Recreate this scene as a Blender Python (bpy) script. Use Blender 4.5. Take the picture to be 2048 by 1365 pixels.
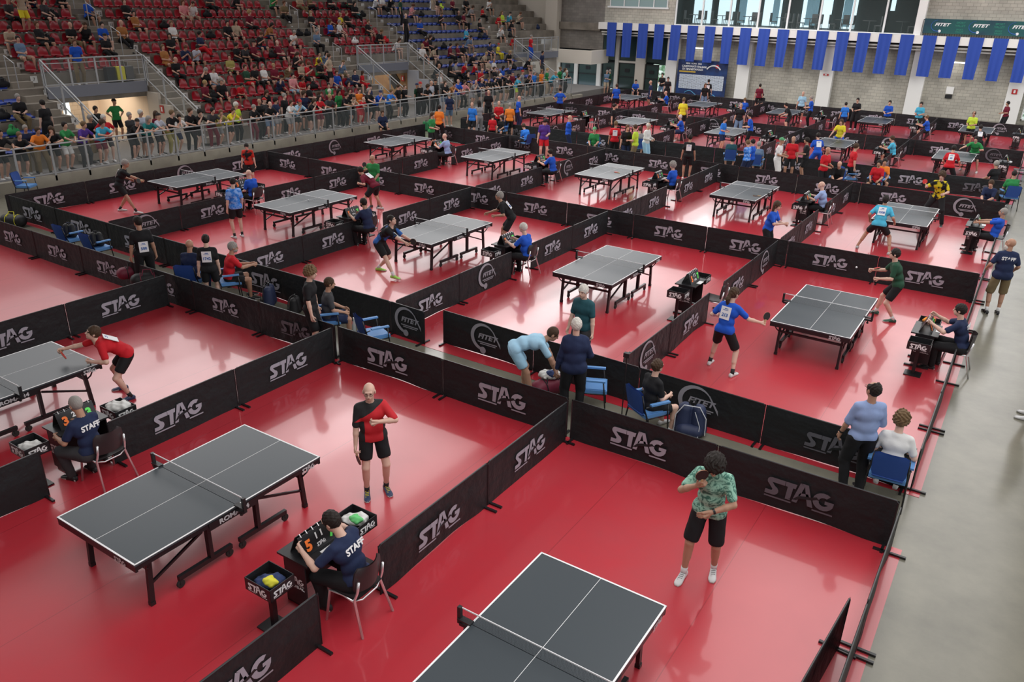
import bpy, math, random
import numpy as np
from mathutils import Matrix, Vector
R_ = math.radians
rnd = random.Random(7)
C = bpy.context.scene.collection
for _o in list(bpy.data.objects): bpy.data.objects.remove(_o)
# ---------------------------------------------------------------- camera
F_, PI_, RO_, HC, TH_ = 1586.86, 0.40716525, 0.0271314, 6.50686, R_(-32.6)
_cp, _sp, _cr, _sr = math.cos(PI_), math.sin(PI_), math.cos(RO_), math.sin(RO_)
_ct, _st = math.cos(TH_), math.sin(TH_)
def ray(u, v):
    X = (u-1024)/F_; Y = -(v-682.5)/F_
    return _rv(X, Y, 1.0)
def _rv(X, Y, W):
    x = X*_cr-Y*_sr; y = X*_sr+Y*_cr
    d = (x, W*_cp+y*_sp, -W*_sp+y*_cp)
    return Vector((d[0]*_ct+d[1]*_st, -d[0]*_st+d[1]*_ct, d[2]))
def G(u, v, z=0.0):
    d = ray(u, v); t = (z-HC)/d[2]
    return Vector((d[0]*t, d[1]*t, z))
def atX(u, v, X0):
    d = ray(u, v); t = X0/d[0]
    return Vector((X0, d[1]*t, HC+d[2]*t))
def atY(u, v, Y0):
    d = ray(u, v); t = Y0/d[1]
    return Vector((d[0]*t, Y0, HC+d[2]*t))
cam = bpy.data.cameras.new('camera'); camo = bpy.data.objects.new('camera', cam); C.objects.link(camo)
right, up, fw = _rv(1, 0, 0), _rv(0, 1, 0), _rv(0, 0, 1)
M = Matrix((right, up, -fw)).transposed().to_4x4(); M.translation = Vector((0, 0, HC))
camo.matrix_world = M
cam.sensor_width = 36.0; cam.lens = F_/2048*36; cam.clip_end = 300; cam.clip_start = 0.05
bpy.context.scene.camera = camo
# ---------------------------------------------------------------- exposure, world
sc = bpy.context.scene
sc.view_settings.view_transform = 'Standard'; sc.view_settings.look = 'None'
sc.view_settings.gamma = 1.0; sc.view_settings.use_curve_mapping = False
sc.view_settings.exposure = 0.0
w = bpy.data.worlds.new('world'); sc.world = w; w.use_nodes = True
w.node_tree.nodes['Background'].inputs[0].default_value = (0.75, 0.85, 1.0, 1)
w.node_tree.nodes['Background'].inputs[1].default_value = 1.6
# ---------------------------------------------------------------- lights
def area(name, loc, rot, sx, sy, power, col=(1, 1, 1)):
    l = bpy.data.lights.new(name, 'AREA'); l.shape = 'RECTANGLE'; l.size = sx; l.size_y = sy
    l.energy = power; l.color = col
    o = bpy.data.objects.new(name, l); C.objects.link(o); o.location = loc; o.rotation_euler = rot
    return o
def rad(L, sx, sy): return L*sx*sy*math.pi          # power for radiance L
# skylight bands of the roof (daylight), seen again in the gloss of the mats
area('skylight_light', (-1.4, 24, 11.3), (0, 0, 0), 8.4, 68, rad(2.6, 8.4, 68), (1, .985, .97))
# saw-tooth roof lights over the stand, their glass turned towards the courts
for _k in range(6):
    _y0 = [17, 11, -5, -5, -5, -5][_k]
    area('rooflight_light', (-18.6-4.6*_k, (59+_y0)/2, 10.2), (0, R_(-48), 0), 4.6, 59-_y0, rad([3.0, 2.7, 2.0, 1.35, .95, .85][_k], 4.6, 59-_y0), (1, .98, .97))
# windows of the right-hand side wall
area('side_window_light', (13.6, 26, 6.5), (0, R_(90), 0), 5, 60, rad(2.6, 5, 60), (.96, .98, 1))
# gable windows above the far wall
area('gable_window_light', (-15, 60.2, 9.2), (R_(-90-20+180), 0, R_(180)), 34, 2.6, rad(2.4, 34, 2.6), (.97, .99, 1))

# ---------------------------------------------------------------- materials
MATS = {}
def mat(name, col, rough=.6, metal=0.0, spec=.5, noise=None, bump=None, emit=None, alpha=None, coat=0):
    if name in MATS: return MATS[name]
    m = bpy.data.materials.new(name); m.use_nodes = True
    nt = m.node_tree; b = nt.nodes['Principled BSDF']
    b.inputs['Base Color'].default_value = (*col, 1); b.inputs['Roughness'].default_value = rough
    b.inputs['Metallic'].default_value = metal; b.inputs['Specular IOR Level'].default_value = spec
    if coat: b.inputs['Coat Weight'].default_value = coat
    if emit:
        b.inputs['Emission Color'].default_value = (*emit[0], 1); b.inputs['Emission Strength'].default_value = emit[1]
    if alpha is not None: b.inputs['Alpha'].default_value = alpha
    if noise or bump:
        tc = nt.nodes.new('ShaderNodeTexCoord')
    if noise:                                     # (scale, second colour, contrast lo, hi)
        n = nt.nodes.new('ShaderNodeTexNoise'); n.inputs['Scale'].default_value = noise[0]; n.inputs['Detail'].default_value = 4
        r = nt.nodes.new('ShaderNodeMapRange'); r.inputs[1].default_value = noise[2]; r.inputs[2].default_value = noise[3]
        x = nt.nodes.new('ShaderNodeMix'); x.data_type = 'RGBA'
        x.inputs[6].default_value = (*col, 1); x.inputs[7].default_value = (*noise[1], 1)
        nt.links.new(tc.outputs['Object'], n.inputs['Vector']); nt.links.new(n.outputs['Fac'], r.inputs[0])
        nt.links.new(r.outputs[0], x.inputs[0]); nt.links.new(x.outputs[2], b.inputs['Base Color'])
    if bump:                                      # (scale, strength, distance)
        n2 = nt.nodes.new('ShaderNodeTexNoise'); n2.inputs['Scale'].default_value = bump[0]; n2.inputs['Detail'].default_value = 3
        bp = nt.nodes.new('ShaderNodeBump'); bp.inputs['Strength'].default_value = bump[1]; bp.inputs['Distance'].default_value = bump[2]
        nt.links.new(tc.outputs['Object'], n2.inputs['Vector']); nt.links.new(n2.outputs['Fac'], bp.inputs['Height'])
        nt.links.new(bp.outputs[0], b.inputs['Normal'])
    MATS[name] = m; return m
def block_mat(name, c1, c2, mortar, bw=.4, bh=.2, ax='XZ', dirt=None):
    m = bpy.data.materials.new(name); m.use_nodes = True; nt = m.node_tree; b = nt.nodes['Principled BSDF']
    tc = nt.nodes.new('ShaderNodeTexCoord'); sp = nt.nodes.new('ShaderNodeSeparateXYZ'); cb = nt.nodes.new('ShaderNodeCombineXYZ')
    nt.links.new(tc.outputs['Object'], sp.inputs[0])
    nt.links.new(sp.outputs['X' if ax[0] == 'X' else 'Y'], cb.inputs[0]); nt.links.new(sp.outputs['Z'], cb.inputs[1])
    br = nt.nodes.new('ShaderNodeTexBrick'); br.inputs['Scale'].default_value = 1
    br.inputs['Brick Width'].default_value = bw; br.inputs['Row Height'].default_value = bh
    br.inputs['Mortar Size'].default_value = .012
    br.inputs['Color1'].default_value = (*c1, 1); br.inputs['Color2'].default_value = (*c2, 1); br.inputs['Mortar'].default_value = (*mortar, 1)
    nt.links.new(cb.outputs[0], br.inputs[0])
    n = nt.nodes.new('ShaderNodeTexNoise'); n.inputs['Scale'].default_value = .6; n.inputs['Detail'].default_value = 6
    nt.links.new(tc.outputs['Object'], n.inputs['Vector'])
    mp = nt.nodes.new('ShaderNodeMapRange'); mp.inputs[1].default_value = .3; mp.inputs[2].default_value = .7; mp.inputs[3].default_value = .72; mp.inputs[4].default_value = 1.1
    nt.links.new(n.outputs['Fac'], mp.inputs[0])
    x = nt.nodes.new('ShaderNodeMix'); x.data_type = 'RGBA'; x.blend_type = 'MULTIPLY'; x.inputs[0].default_value = 1
    nt.links.new(br.outputs['Color'], x.inputs[6]); nt.links.new(mp.outputs[0], x.inputs[7]); nt.links.new(x.outputs[2], b.inputs['Base Color'])
    b.inputs['Roughness'].default_value = .85
    return m
def floor_mat(name, col, rough, spec, scuff, seam=None, coat=0):
    m = bpy.data.materials.new(name); m.use_nodes = True; nt = m.node_tree; b = nt.nodes['Principled BSDF']
    tc = nt.nodes.new('ShaderNodeTexCoord')
    n = nt.nodes.new('ShaderNodeTexNoise'); n.inputs['Scale'].default_value = .9; n.inputs['Detail'].default_value = 8; n.inputs['Roughness'].default_value = .65
    nt.links.new(tc.outputs['Object'], n.inputs['Vector'])
    mp = nt.nodes.new('ShaderNodeMapRange'); mp.inputs[1].default_value = .35; mp.inputs[2].default_value = .7; mp.inputs[3].default_value = 0; mp.inputs[4].default_value = 1
    nt.links.new(n.outputs['Fac'], mp.inputs[0])
    x = nt.nodes.new('ShaderNodeMix'); x.data_type = 'RGBA'; x.inputs[6].default_value = (*col, 1); x.inputs[7].default_value = (*scuff, 1)
    nt.links.new(mp.outputs[0], x.inputs[0])
    out = x.outputs[2]
    if seam:
        wv = nt.nodes.new('ShaderNodeSeparateXYZ'); nt.links.new(tc.outputs['Object'], wv.inputs[0])
        md = nt.nodes.new('ShaderNodeMath'); md.operation = 'PINGPONG'; md.inputs[1].default_value = seam/2
        nt.links.new(wv.outputs['X'], md.inputs[0])
        lt = nt.nodes.new('ShaderNodeMath'); lt.operation = 'LESS_THAN'; lt.inputs[1].default_value = .006
        nt.links.new(md.outputs[0], lt.inputs[0])
        x2 = nt.nodes.new('ShaderNodeMix'); x2.data_type = 'RGBA'; nt.links.new(lt.outputs[0], x2.inputs[0])
        nt.links.new(out, x2.inputs[6]); x2.inputs[7].default_value = (col[0]*.7, col[1]*.7, col[2]*.7, 1); out = x2.outputs[2]
    nt.links.new(out, b.inputs['Base Color'])
    mr = nt.nodes.new('ShaderNodeMapRange'); mr.inputs[3].default_value = rough*.8; mr.inputs[4].default_value = rough*1.25
    nt.links.new(n.outputs['Fac'], mr.inputs[0]); nt.links.new(mr.outputs[0], b.inputs['Roughness'])
    b.inputs['Specular IOR Level'].default_value = spec
    if coat: b.inputs['Coat Weight'].default_value = coat; b.inputs['Coat Roughness'].default_value = .07
    return m
BLK = mat('black_paint', (.012, .012, .014), .35)
BLKP = mat('black_plastic', (.016, .016, .018), .4)
DARKCLOTH = mat('barrier_cloth', (.019, .021, .023), .5, spec=.22, bump=(4.5, .8, .05))
LOGO = mat('logo_print', (.36, .36, .42), .6)
LOGO2 = mat('logo_print_dim', (.11, .11, .13), .6)
WHITE = mat('white_paint', (.85, .85, .86), .5)
STEEL = mat('grey_steel', (.42, .43, .44), .4, metal=.3)
CHROME = mat('chrome', (.85, .85, .87), .3, metal=.8)
CONC = mat('stand_concrete', (.27, .237, .198), .85, noise=(1.3, (.17, .148, .122), .35, .65))
CONCL = mat('kerb_concrete', (.42, .39, .32), .8, noise=(1.5, (.33, .3, .25), .35, .65))
PLASTER = mat('cream_plaster', (.58, .53, .46), .8)
WPL = mat('white_plaster', (.86, .85, .83), .7)
BROWNW = mat('brown_plaster', (.3, .22, .15), .8)
REDMAT = floor_mat('red_sports_mat', (.53, .026, .042), .34, .75, (.48, .03, .046), seam=2.0, coat=.55)
FLOORM = floor_mat('grey_sealed_floor', (.235, .222, .175), .2, .42, (.165, .157, .125))
GLASS = mat('clear_glass_rail', (.5, .58, .58), .05, alpha=.06)
WALLB = block_mat('grey_block_wall', (.54, .51, .44), (.45, .425, .37), (.32, .305, .265))
WALLD = block_mat('dark_block_wall', (.27, .25, .225), (.22, .2, .185), (.2, .185, .17))

# ---------------------------------------------------------------- mesh helpers
class MB:
    def __init__(s): s.v = []; s.f = []; s.mi = []
    def add(s, vs, fs, mi=0):
        b = len(s.v); s.v += [tuple(p) for p in vs]; s.f += [tuple(b+i for i in f) for f in fs]; s.mi += [mi]*len(fs)
    def box(s, x0, y0, z0, x1, y1, z1, mi=0, M=None):
        vs = [Vector((x, y, z)) for x in (x0, x1) for y in (y0, y1) for z in (z0, z1)]
        if M is not None: vs = [M @ p for p in vs]
        s.add(vs, [(0, 1, 3, 2), (4, 6, 7, 5), (0, 4, 5, 1), (2, 3, 7, 6), (0, 2, 6, 4), (1, 5, 7, 3)], mi)
    def bar(s, a, b, w, h=None, mi=0, up=(0, 0, 1)):       # rectangular bar from a to b
        a, b = Vector(a), Vector(b); h = h or w; d = (b-a).normalized(); u = Vector(up)
        if abs(d.dot(u)) > .98: u = Vector((1, 0, 0))
        r = d.cross(u).normalized()*w/2; t = r.cross(d).normalized()*h/2
        vs = [p+q for p in (a, b) for q in (-r-t, r-t, r+t, -r+t)]
        s.add(vs, [(0, 1, 2, 3), (7, 6, 5, 4), (0, 4, 5, 1), (1, 5, 6, 2), (2, 6, 7, 3), (3, 7, 4, 0)], mi)
    def tube(s, pts, r, n=8, mi=0, cap=True):
        pts = [Vector(p) for p in pts]; rr = r if isinstance(r, (list, tuple)) else [r]*len(pts)
        b = len(s.v); u = None
        for i, p in enumerate(pts):
            d = ((pts[min(i+1, len(pts)-1)]-pts[max(i-1, 0)])).normalized()
            if u is None: u = d.orthogonal().normalized()
            u = (u-d*u.dot(d)).normalized(); w_ = d.cross(u)
            for k in range(n):
                a = 2*math.pi*k/n; s.v.append(tuple(p+(u*math.cos(a)+w_*math.sin(a))*rr[i]))
        for i in range(len(pts)-1):
            for k in range(n):
                a = b+i*n+k; c = b+i*n+(k+1) % n
                s.f.append((a, c, c+n, a+n)); s.mi.append(mi)
        if cap:
            s.f.append(tuple(b+k for k in reversed(range(n)))); s.f.append(tuple(b+(len(pts)-1)*n+k for k in range(n))); s.mi += [mi, mi]
    def lathe(s, prof, c=(0, 0, 0), n=16, mi=0, axis='z'):
        b = len(s.v)
        for r, z in prof:
            for k in range(n):
                a = 2*math.pi*k/n; p = (r*math.cos(a), r*math.sin(a), z)
                if axis == 'x': p = (z, p[0], p[1])
                if axis == 'y': p = (p[0], z, p[1])
                s.v.append((p[0]+c[0], p[1]+c[1], p[2]+c[2]))
        for i in range(len(prof)-1):
            for k in range(n):
                a = b+i*n+k; q = b+i*n+(k+1) % n; s.f.append((a, q, q+n, a+n)); s.mi.append(mi)
        s.f.append(tuple(b+k for k in reversed(range(n)))); s.f.append(tuple(b+(len(prof)-1)*n+k for k in range(n))); s.mi += [mi, mi]
    def poly(s, pts, t0, t1, F=lambda x, y, z: (x, y, z), mi=0):      # extruded polygon
        n = len(pts); vs = [F(x, y, t0) for x, y in pts]+[F(x, y, t1) for x, y in pts]
        s.add(vs, [tuple(range(n))[::-1], tuple(range(n, 2*n))]+[(i, (i+1) % n, (i+1) % n+n, i+n) for i in range(n)], mi)
    def mesh(s, name='m', smooth=False):
        me = bpy.data.meshes.new(name); me.from_pydata(s.v, [], s.f)
        me.polygons.foreach_set('material_index', s.mi)
        if smooth: me.polygons.foreach_set('use_smooth', [True]*len(s.f))
        me.update(); return me
def put(name, me, mats=None, parent=None, loc=None, rz=0):
    if isinstance(me, MB): me = me.mesh(name)
    if mats is not None and not me.materials:
        for m in (mats if isinstance(mats, (list, tuple)) else [mats]): me.materials.append(m)
    o = bpy.data.objects.new(name, me); C.objects.link(o)
    if parent is not None: o.parent = parent
    if loc is not None: o.location = loc
    if rz: o.rotation_euler = (0, 0, rz)
    return o
def tag(o, label, cat=None, group=None, kind=None):
    if label: o['label'] = label
    if cat: o['category'] = cat
    if group: o['group'] = group
    if kind: o['kind'] = kind
    return o
def thing(name, label, cat, loc=(0, 0, 0), rz=0, group=None):
    o = bpy.data.objects.new(name, None); C.objects.link(o); o.location = loc; o.rotation_euler = (0, 0, rz)
    o.empty_display_size = .1
    return tag(o, label, cat, group)
def struct(name, mb, mats): return tag(put(name, mb, mats), None, None, None, 'structure')
def kids(o): return [c for c in o.children]
def dup(o, loc, rz=0, label=None, parent=None, top=True):
    c = o.copy(); C.objects.link(c)
    if parent is not None: c.parent = parent
    if top:
        c.location = loc; c.rotation_euler = (0, 0, rz)
        if label: c['label'] = label
    for ch in kids(o): dup(ch, None, parent=c, top=False)
    return c
ORD = ['first', 'second', 'third', 'fourth', 'fifth', 'sixth', 'seventh', 'eighth', 'ninth', 'tenth', 'eleventh', 'twelfth', 'thirteenth',
       'fourteenth', 'fifteenth', 'sixteenth', 'seventeenth', 'eighteenth', 'nineteenth', 'twentieth', 'twenty-first', 'twenty-second', 'twenty-third', 'twenty-fourth']
# text with the built-in font, cached meshes; lies in local XZ plane facing -Y, origin at its centre
_tx = {}
def text_mesh(s, size, bold=.0, shear=0, sx=1.0, depth=.002):
    k = (s, size, bold, shear, sx)
    if k in _tx: return _tx[k]
    cu = bpy.data.curves.new('t', 'FONT'); cu.body = s; cu.size = size; cu.offset = bold; cu.shear = shear
    cu.align_x = 'CENTER'; cu.align_y = 'CENTER'; cu.extrude = depth; cu.resolution_u = 3
    o = bpy.data.objects.new('t', cu); TMP.objects.link(o)
    dg = bpy.context.evaluated_depsgraph_get(); me = bpy.data.meshes.new_from_object(o.evaluated_get(dg))
    for v in me.vertices: v.co = (v.co.x*sx, -v.co.z, v.co.y)
    bpy.data.objects.remove(o); bpy.data.curves.remove(cu)
    _tx[k] = me; return me
TMP = C
def text(parent, s, size, mt, loc, rz=0, rx=0, name='lettering', **kw):
    me = text_mesh(s, size, **kw).copy(); me.materials.clear(); me.materials.append(mt)
    o = put(name, me, None, parent, loc); o.rotation_euler = (rx, 0, rz); return o
# the four heavy slanted letters with a bar beneath (unit height 1, about 2.85 wide), in (x, z)
def arcp(cx, cy, r0, r1, a0, a1, n):
    return [(cx+r0*math.cos(R_(a0+(a1-a0)*i/n)), cy+r1*math.sin(R_(a0+(a1-a0)*i/n))) for i in range(n+1)]
def stag_polys():
    S = [(0, .02), (.36, .02)] + arcp(.34, .24, .22, .22, -90, 75, 6) + [(.26, .62), (.78, .62), (.78, .84), (.22, .84)] + arcp(.22, .66, .17, .18, 90, 235, 6) + [(.30, .30), (.28, .22), (.02, .22)]
    T = [(.80, .62), (1.22, .62), (1.26, .84), (.80, .84)]
    T2 = [(.86, .02), (1.06, .02), (1.12, .62), (.90, .62)]
    A1 = [(1.14, .0), (1.34, .0), (1.56, .86), (1.42, .98), (1.38, .98)]
    A2 = [(1.38, .98), (1.42, .98), (1.70, .98), (2.0, .0), (1.78, .0), (1.56, .86)]
    A3 = [(1.36, .36), (1.80, .42), (1.74, .56), (1.42, .50)]
    G0 = arcp(2.36, .43, .42, .41, 55, 340, 14)+[(2.78, .50), (2.42, .50), (2.42, .34), (2.56, .34)]+arcp(2.38, .43, .2, .2, 318, 62, 9)
    U = [(0, -.12), (1.12, -.12), (1.12, -.05), (0, -.05)]
    U2 = [(1.98, -.12), (2.80, -.12), (2.80, -.05), (1.98, -.05)]
    cat_ = [(.98, .08), (1.2, .16), (1.36, .34), (1.6, .42), (1.85, .46), (2.08, .56), (2.14, .50), (2.3, .42), (2.1, .44), (1.9, .34), (1.5, .26), (1.3, .12)]
    return [S, T, T2, A1, A2, A3, G0, U, U2], cat_
def ngon_mesh(polys, w_, cx, cz, y, thick=.0, extra=None):
    mb = MB(); s_ = w_/2.82
    for i, p in enumerate(polys):
        q = [(cx+(a-1.41)*s_, cz+(b-.42)*s_) for a, b in p]
        ar = sum(q[k][0]*q[(k+1) % len(q)][1]-q[(k+1) % len(q)][0]*q[k][1] for k in range(len(q)))
        if ar < 0: q = q[::-1]
        mb.add([(a, y, b) for a, b in q], [tuple(range(len(q)))])
    if extra:
        q = [(cx+(a-1.41)*s_, cz+(b-.42)*s_) for a, b in extra]
        ar = sum(q[k][0]*q[(k+1) % len(q)][1]-q[(k+1) % len(q)][0]*q[k][1] for k in range(len(q)))
        if ar < 0: q = q[::-1]
        mb.add([(a, y-.0015, b) for a, b in q], [tuple(range(len(q)))], 1)
    return mb
_stag = stag_polys()
def stag_logo(parent, w_, mt, loc, rz=0, rx=0, bg=None, name='printed_logo'):
    mb = ngon_mesh(_stag[0], w_, 0, 0, 0, extra=_stag[1] if bg else None)
    o = put(name, mb, [mt, bg or mt], parent, loc); o.rotation_euler = (rx, 0, rz); return o
# ================================================================ the hall
mb = MB(); mb.box(-30, -6, -.2, 14, 64, 0); struct('floor', mb, FLOORM)
for i, (y0, y1, x1) in enumerate([(-3, 9.96, -.22), (11.42, 31.4, -.22), (34.3, 54.75, -.22)]):
    mb = MB(); mb.box(-25.9, y0, 0, x1, y1, .005)
    tag(put('court_mat', mb, REDMAT), ['red sports flooring under the nearest row of tables, in front of the first narrow aisle',
        'red sports flooring under the second and third rows of tables', 'red sports flooring under the two farthest rows of tables'][i], 'sports floor')
mb = MB(); mb.box(-46, -6, 11.6, 14, 64, 11.8); struct('ceiling', mb, mat('ceiling_dark', (.12, .12, .125), .8))
mb = MB(); mb.box(13.8, -6, 0, 14, 64, 11.6); struct('wall_right', mb, mat('grey_wall_right', (.3, .29, .27), .8))
mb = MB(); mb.box(-46.2, -6, 0, -46, 70, 11.6); struct('wall_left', mb, mat('stand_back_wall', (.2, .18, .16), .8))
mb = MB(); mb.box(-46, -6.2, 0, 14, -6, 11.6); struct('wall_front', mb, mat('front_wall', (.3, .28, .26), .8))
# ---- far wall pieces
YB = 61.2
mb = MB(); mb.box(-20.3, YB, 0, 14, YB+.3, 4.5); mb.box(-24.6, YB, 2.7, -20.3, YB+.3, 4.5); mb.box(-24.6, YB, 0, -20.3, YB+.3, 2.7); struct('wall_back', mb, WALLB)
mb = MB(); mb.box(-8.0, YB, 5.0, 14, YB+.3, 11.6); mb.box(-31.2, YB, 5.0, -25.3, YB+.3, 6.15); mb.box(-31.2, YB, 6.15, -30.8, YB+.3, 8); mb.box(-25.9, YB, 6.15, -25.3, YB+.3, 8)
mb.box(-31.2, YB, 8, -8, YB+.3, 11.6); struct('wall_back_upper', mb, WALLB)
mb = MB(); mb.box(-35.2, YB, 2.9, -31.2, YB+.3, 11.6); struct('wall_back_left', mb, WALLD)
mb = MB(); mb.box(-46, YB, 0, -36.3, YB+.3, 11.6); struct('wall_stand_end', mb, PLASTER)
mb = MB(); mb.box(-36.3, YB-.7, 0, -35.2, YB, 11.6); struct('trim_1', mb, PLASTER)
mb = MB(); mb.box(-35.2, YB-.3, 4.35, -31.2, YB, 4.9); struct('trim_2', mb, CONC)
# balcony box
mb = MB(); mb.box(-36.0, 58.4, 1.95, -30.8, YB, 2.1); mb.box(-36.4, 58.2, 1.95, -30.6, 58.5, 2.95); mb.box(-30.9, 58.5, 1.95, -30.6, YB, 2.95); mb.box(-36.4, 58.5, 1.95, -36.1, YB, 2.95)
struct('trim_balcony', mb, mat('balcony_cream', (.85, .78, .68), .75))
# floor slab fascia, pipes and soffit
mb = MB(); mb.box(-31.2, 60.2, 4.5, 14, YB, 5.0); struct('trim_3', mb, mat('fascia_white', (.9, .88, .85), .7))
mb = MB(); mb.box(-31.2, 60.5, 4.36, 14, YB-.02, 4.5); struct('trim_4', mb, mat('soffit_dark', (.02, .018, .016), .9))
for i, (z, r) in enumerate([(4.31, .06), (4.12, .05)]):
    mb = MB(); mb.tube([(-31, 60.45+i*.1, z), (13.8, 60.45+i*.1, z)], r, 8)
    tag(put('pipe', mb, mat('pipe_white', (.7, .69, .66), .5)), ['upper of the two long pale pipes under the balcony slab of the far wall', 'lower of the two long pale pipes under the balcony slab of the far wall'][i], 'pipe')
# pillars of the far wall
for i, x in enumerate([-25.0, -19.35, -13.45, -7.65, -1.9, 3.8]):
    mb = MB(); mb.box(x-.45, 60.75, 0, x+.45, YB, 4.36); struct('trim_pillar_%d' % (i+1), mb, WPL)
mb = MB(); mb.box(-8.45, 60.7, 5.0, -7.95, YB, 11.6); struct('trim_5', mb, WPL)
# doors on the left of the far wall
DG = mat('door_green_glass', (.035, .06, .055), .12, spec=.6); DK = mat('door_frame_dark', (.01, .012, .012), .4)
mb = MB()
for a, b in [(-36.0, -35.0), (-33.6, -33.3), (-31.5, -31.15), (-29.9, -29.6), (-28.1, -27.3), (-25.35, -24.6)]: mb.box(a, YB-.25, 0, b, YB, 4.5 if a > -31 else 2.0)
mb.box(-29.8, YB-.2, 2.05, -27.9, YB-.05, 2.2); struct('trim_6', mb, PLASTER)
dn = 0
for a, b, lab in [(-35.0, -33.6, 0), (-33.3, -31.5, 0), (-31.1, -29.9, 0), (-29.6, -28.1, 1), (-27.3, -26.15, 1)]:
    dn += 1
    mb = MB(); mb.box(a, YB-.06, 0, b, YB, 2.05); o = struct('door_%d' % dn, mb, DG)
    f = MB(); f.box(a, YB-.1, 0, a+.07, YB-.06, 2.05); f.box(b-.07, YB-.1, 0, b, YB-.06, 2.05); f.box(a, YB-.1, 1.98, b, YB-.06, 2.05); f.box(a, YB-.1, .95, b, YB-.06, 1.02); f.box(a, YB-.1, 0, b, YB-.06, .1)
    put('door_frame', f, DK, o)
    f = MB(); f.box((a+b)/2-.2, YB-.11, 1.35, (a+b)/2+.2, YB-.1, 1.6); put('door_sign', f, BLK, o)
    if lab or a > -31.2:
        m2 = MB(); m2.box(a, YB-.06, 2.2, b, YB, 4.3); put('fanlight', m2, DG, o)
# open leaf: bright daylight with greenery outside
OUT = mat('daylight_outside', (.7, .8, .75), .9, emit=((.62, .80, .72), .9))
def outside_mat():
    m = bpy.data.materials.new('garden_daylight'); m.use_nodes = True; nt = m.node_tree; b = nt.nodes['Principled BSDF']
    tc = nt.nodes.new('ShaderNodeTexCoord'); n = nt.nodes.new('ShaderNodeTexNoise'); n.inputs['Scale'].default_value = 3.5; n.inputs['Detail'].default_value = 8
    r = nt.nodes.new('ShaderNodeValToRGB'); e = r.color_ramp.elements
    e[0].position = .42; e[0].color = (.12, .26, .14, 1); e[1].position = .6; e[1].color = (.85, .95, .93, 1)
    nt.links.new(tc.outputs['Object'], n.inputs['Vector']); nt.links.new(n.outputs['Fac'], r.inputs[0])
    nt.links.new(r.outputs[0], b.inputs['Emission Color']); b.inputs['Emission Strength'].default_value = 1.0; b.inputs['Base Color'].default_value = (0, 0, 0, 1)
    return m
GARD = outside_mat()
mb = MB(); mb.box(-26.1, YB+.6, 0, -25.35, YB+.7, 2.05); struct('wall_outside_garden', mb, GARD)
mb = MB(); mb.box(-26.9, YB+.6, 0, -26.1, YB+.7, 2.05); struct('wall_outside_garden_1', mb, GARD)
mb = MB(); mb.box(-26.15, YB-.05, 2.05, -25.35, YB, 4.36); struct('window_9', mb, DG)
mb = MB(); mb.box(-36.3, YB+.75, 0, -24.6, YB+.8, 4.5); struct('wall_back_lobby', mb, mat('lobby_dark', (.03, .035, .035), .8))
# small window high at left
WF = mat('window_frame_white', (.82, .83, .83), .4)
WG = mat('window_curtain_glass', (.16, .22, .22), .15, emit=((.25, .33, .33), .35))
mb = MB(); mb.box(-30.8, YB+.02, 6.2, -25.9, YB+.05, 8); o = struct('window_1', mb, WG)
f = MB(); f.box(-30.95, YB-.12, 6.08, -25.8, YB+.02, 6.2)
for x in (-30.8, -29.6, -28.35, -27.1, -25.98): f.box(x, YB-.05, 6.2, x+.08, YB+.02, 8)
put('window_frame', f, WF, o)
# glazed upper room
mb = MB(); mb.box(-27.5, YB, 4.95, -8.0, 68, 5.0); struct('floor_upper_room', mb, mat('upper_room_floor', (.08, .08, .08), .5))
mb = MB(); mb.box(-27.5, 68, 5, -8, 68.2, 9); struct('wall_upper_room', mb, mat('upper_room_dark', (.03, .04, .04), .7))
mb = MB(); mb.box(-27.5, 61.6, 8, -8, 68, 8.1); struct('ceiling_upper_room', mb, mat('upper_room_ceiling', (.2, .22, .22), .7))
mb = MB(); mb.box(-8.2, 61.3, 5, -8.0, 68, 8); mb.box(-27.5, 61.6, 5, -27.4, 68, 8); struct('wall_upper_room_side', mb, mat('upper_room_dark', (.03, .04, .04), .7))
DAY = mat('bright_window', (.8, .9, .95), .5, emit=((.62, .83, .90), 1.15))
CUR = mat('blue_curtain', (.22, .38, .45), .8, emit=((.25, .45, .55), .35))
k = 0
for a, b, z1 in [(-26.4, -24.9, 8), (-24.3, -22.9, 8), (-22.3, -21.0, 8), (-20.6, -19.2, 8), (-17.6, -16.9, 8), (-16.2, -15.4, 8), (-14.6, -13.6, 8), (-11.3, -11.0, 8)]:
    k += 1; mb = MB(); mb.box(a, 67.85, 5.05 if k < 8 else 6.4, b, 67.9, z1); struct('window_%d' % (10+k), mb, DAY)
for a, b in [(-22.5, -21.9), (-19.8, -19.3), (-17.2, -16.3), (-14.5, -13.9)]:
    mb = MB(); n = 8
    for q in range(n): x = a+(b-a)*q/n; mb.tube([(x, 67.7, 5.2), (x, 67.7, 8)], (b-a)/n*.6, 6)
    k += 1; tag(put('curtain', mb, CUR), 'pale blue curtain %s from the left behind the glass of the upper room' % ORD[k-9], 'curtain')
GP = mat('glazing', (.3, .4, .4), .03, alpha=.05)
MX = [-25.2, -23.1, -21.0, -18.9, -16.8, -14.6, -12.5, -10.4, -8.45]
for i in range(8):
    mb = MB(); mb.box(MX[i], YB+.05, 5.0, MX[i+1], YB+.06, 8); o = struct('window_%d' % (i+2), mb, GP)
    f = MB(); f.box(MX[i]-.06, YB-.02, 5.0, MX[i]+.06, YB+.08, 8); f.box(MX[i], YB, 5.0, MX[i+1], YB+.08, 5.06); put('window_frame', f, WF, o)
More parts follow.
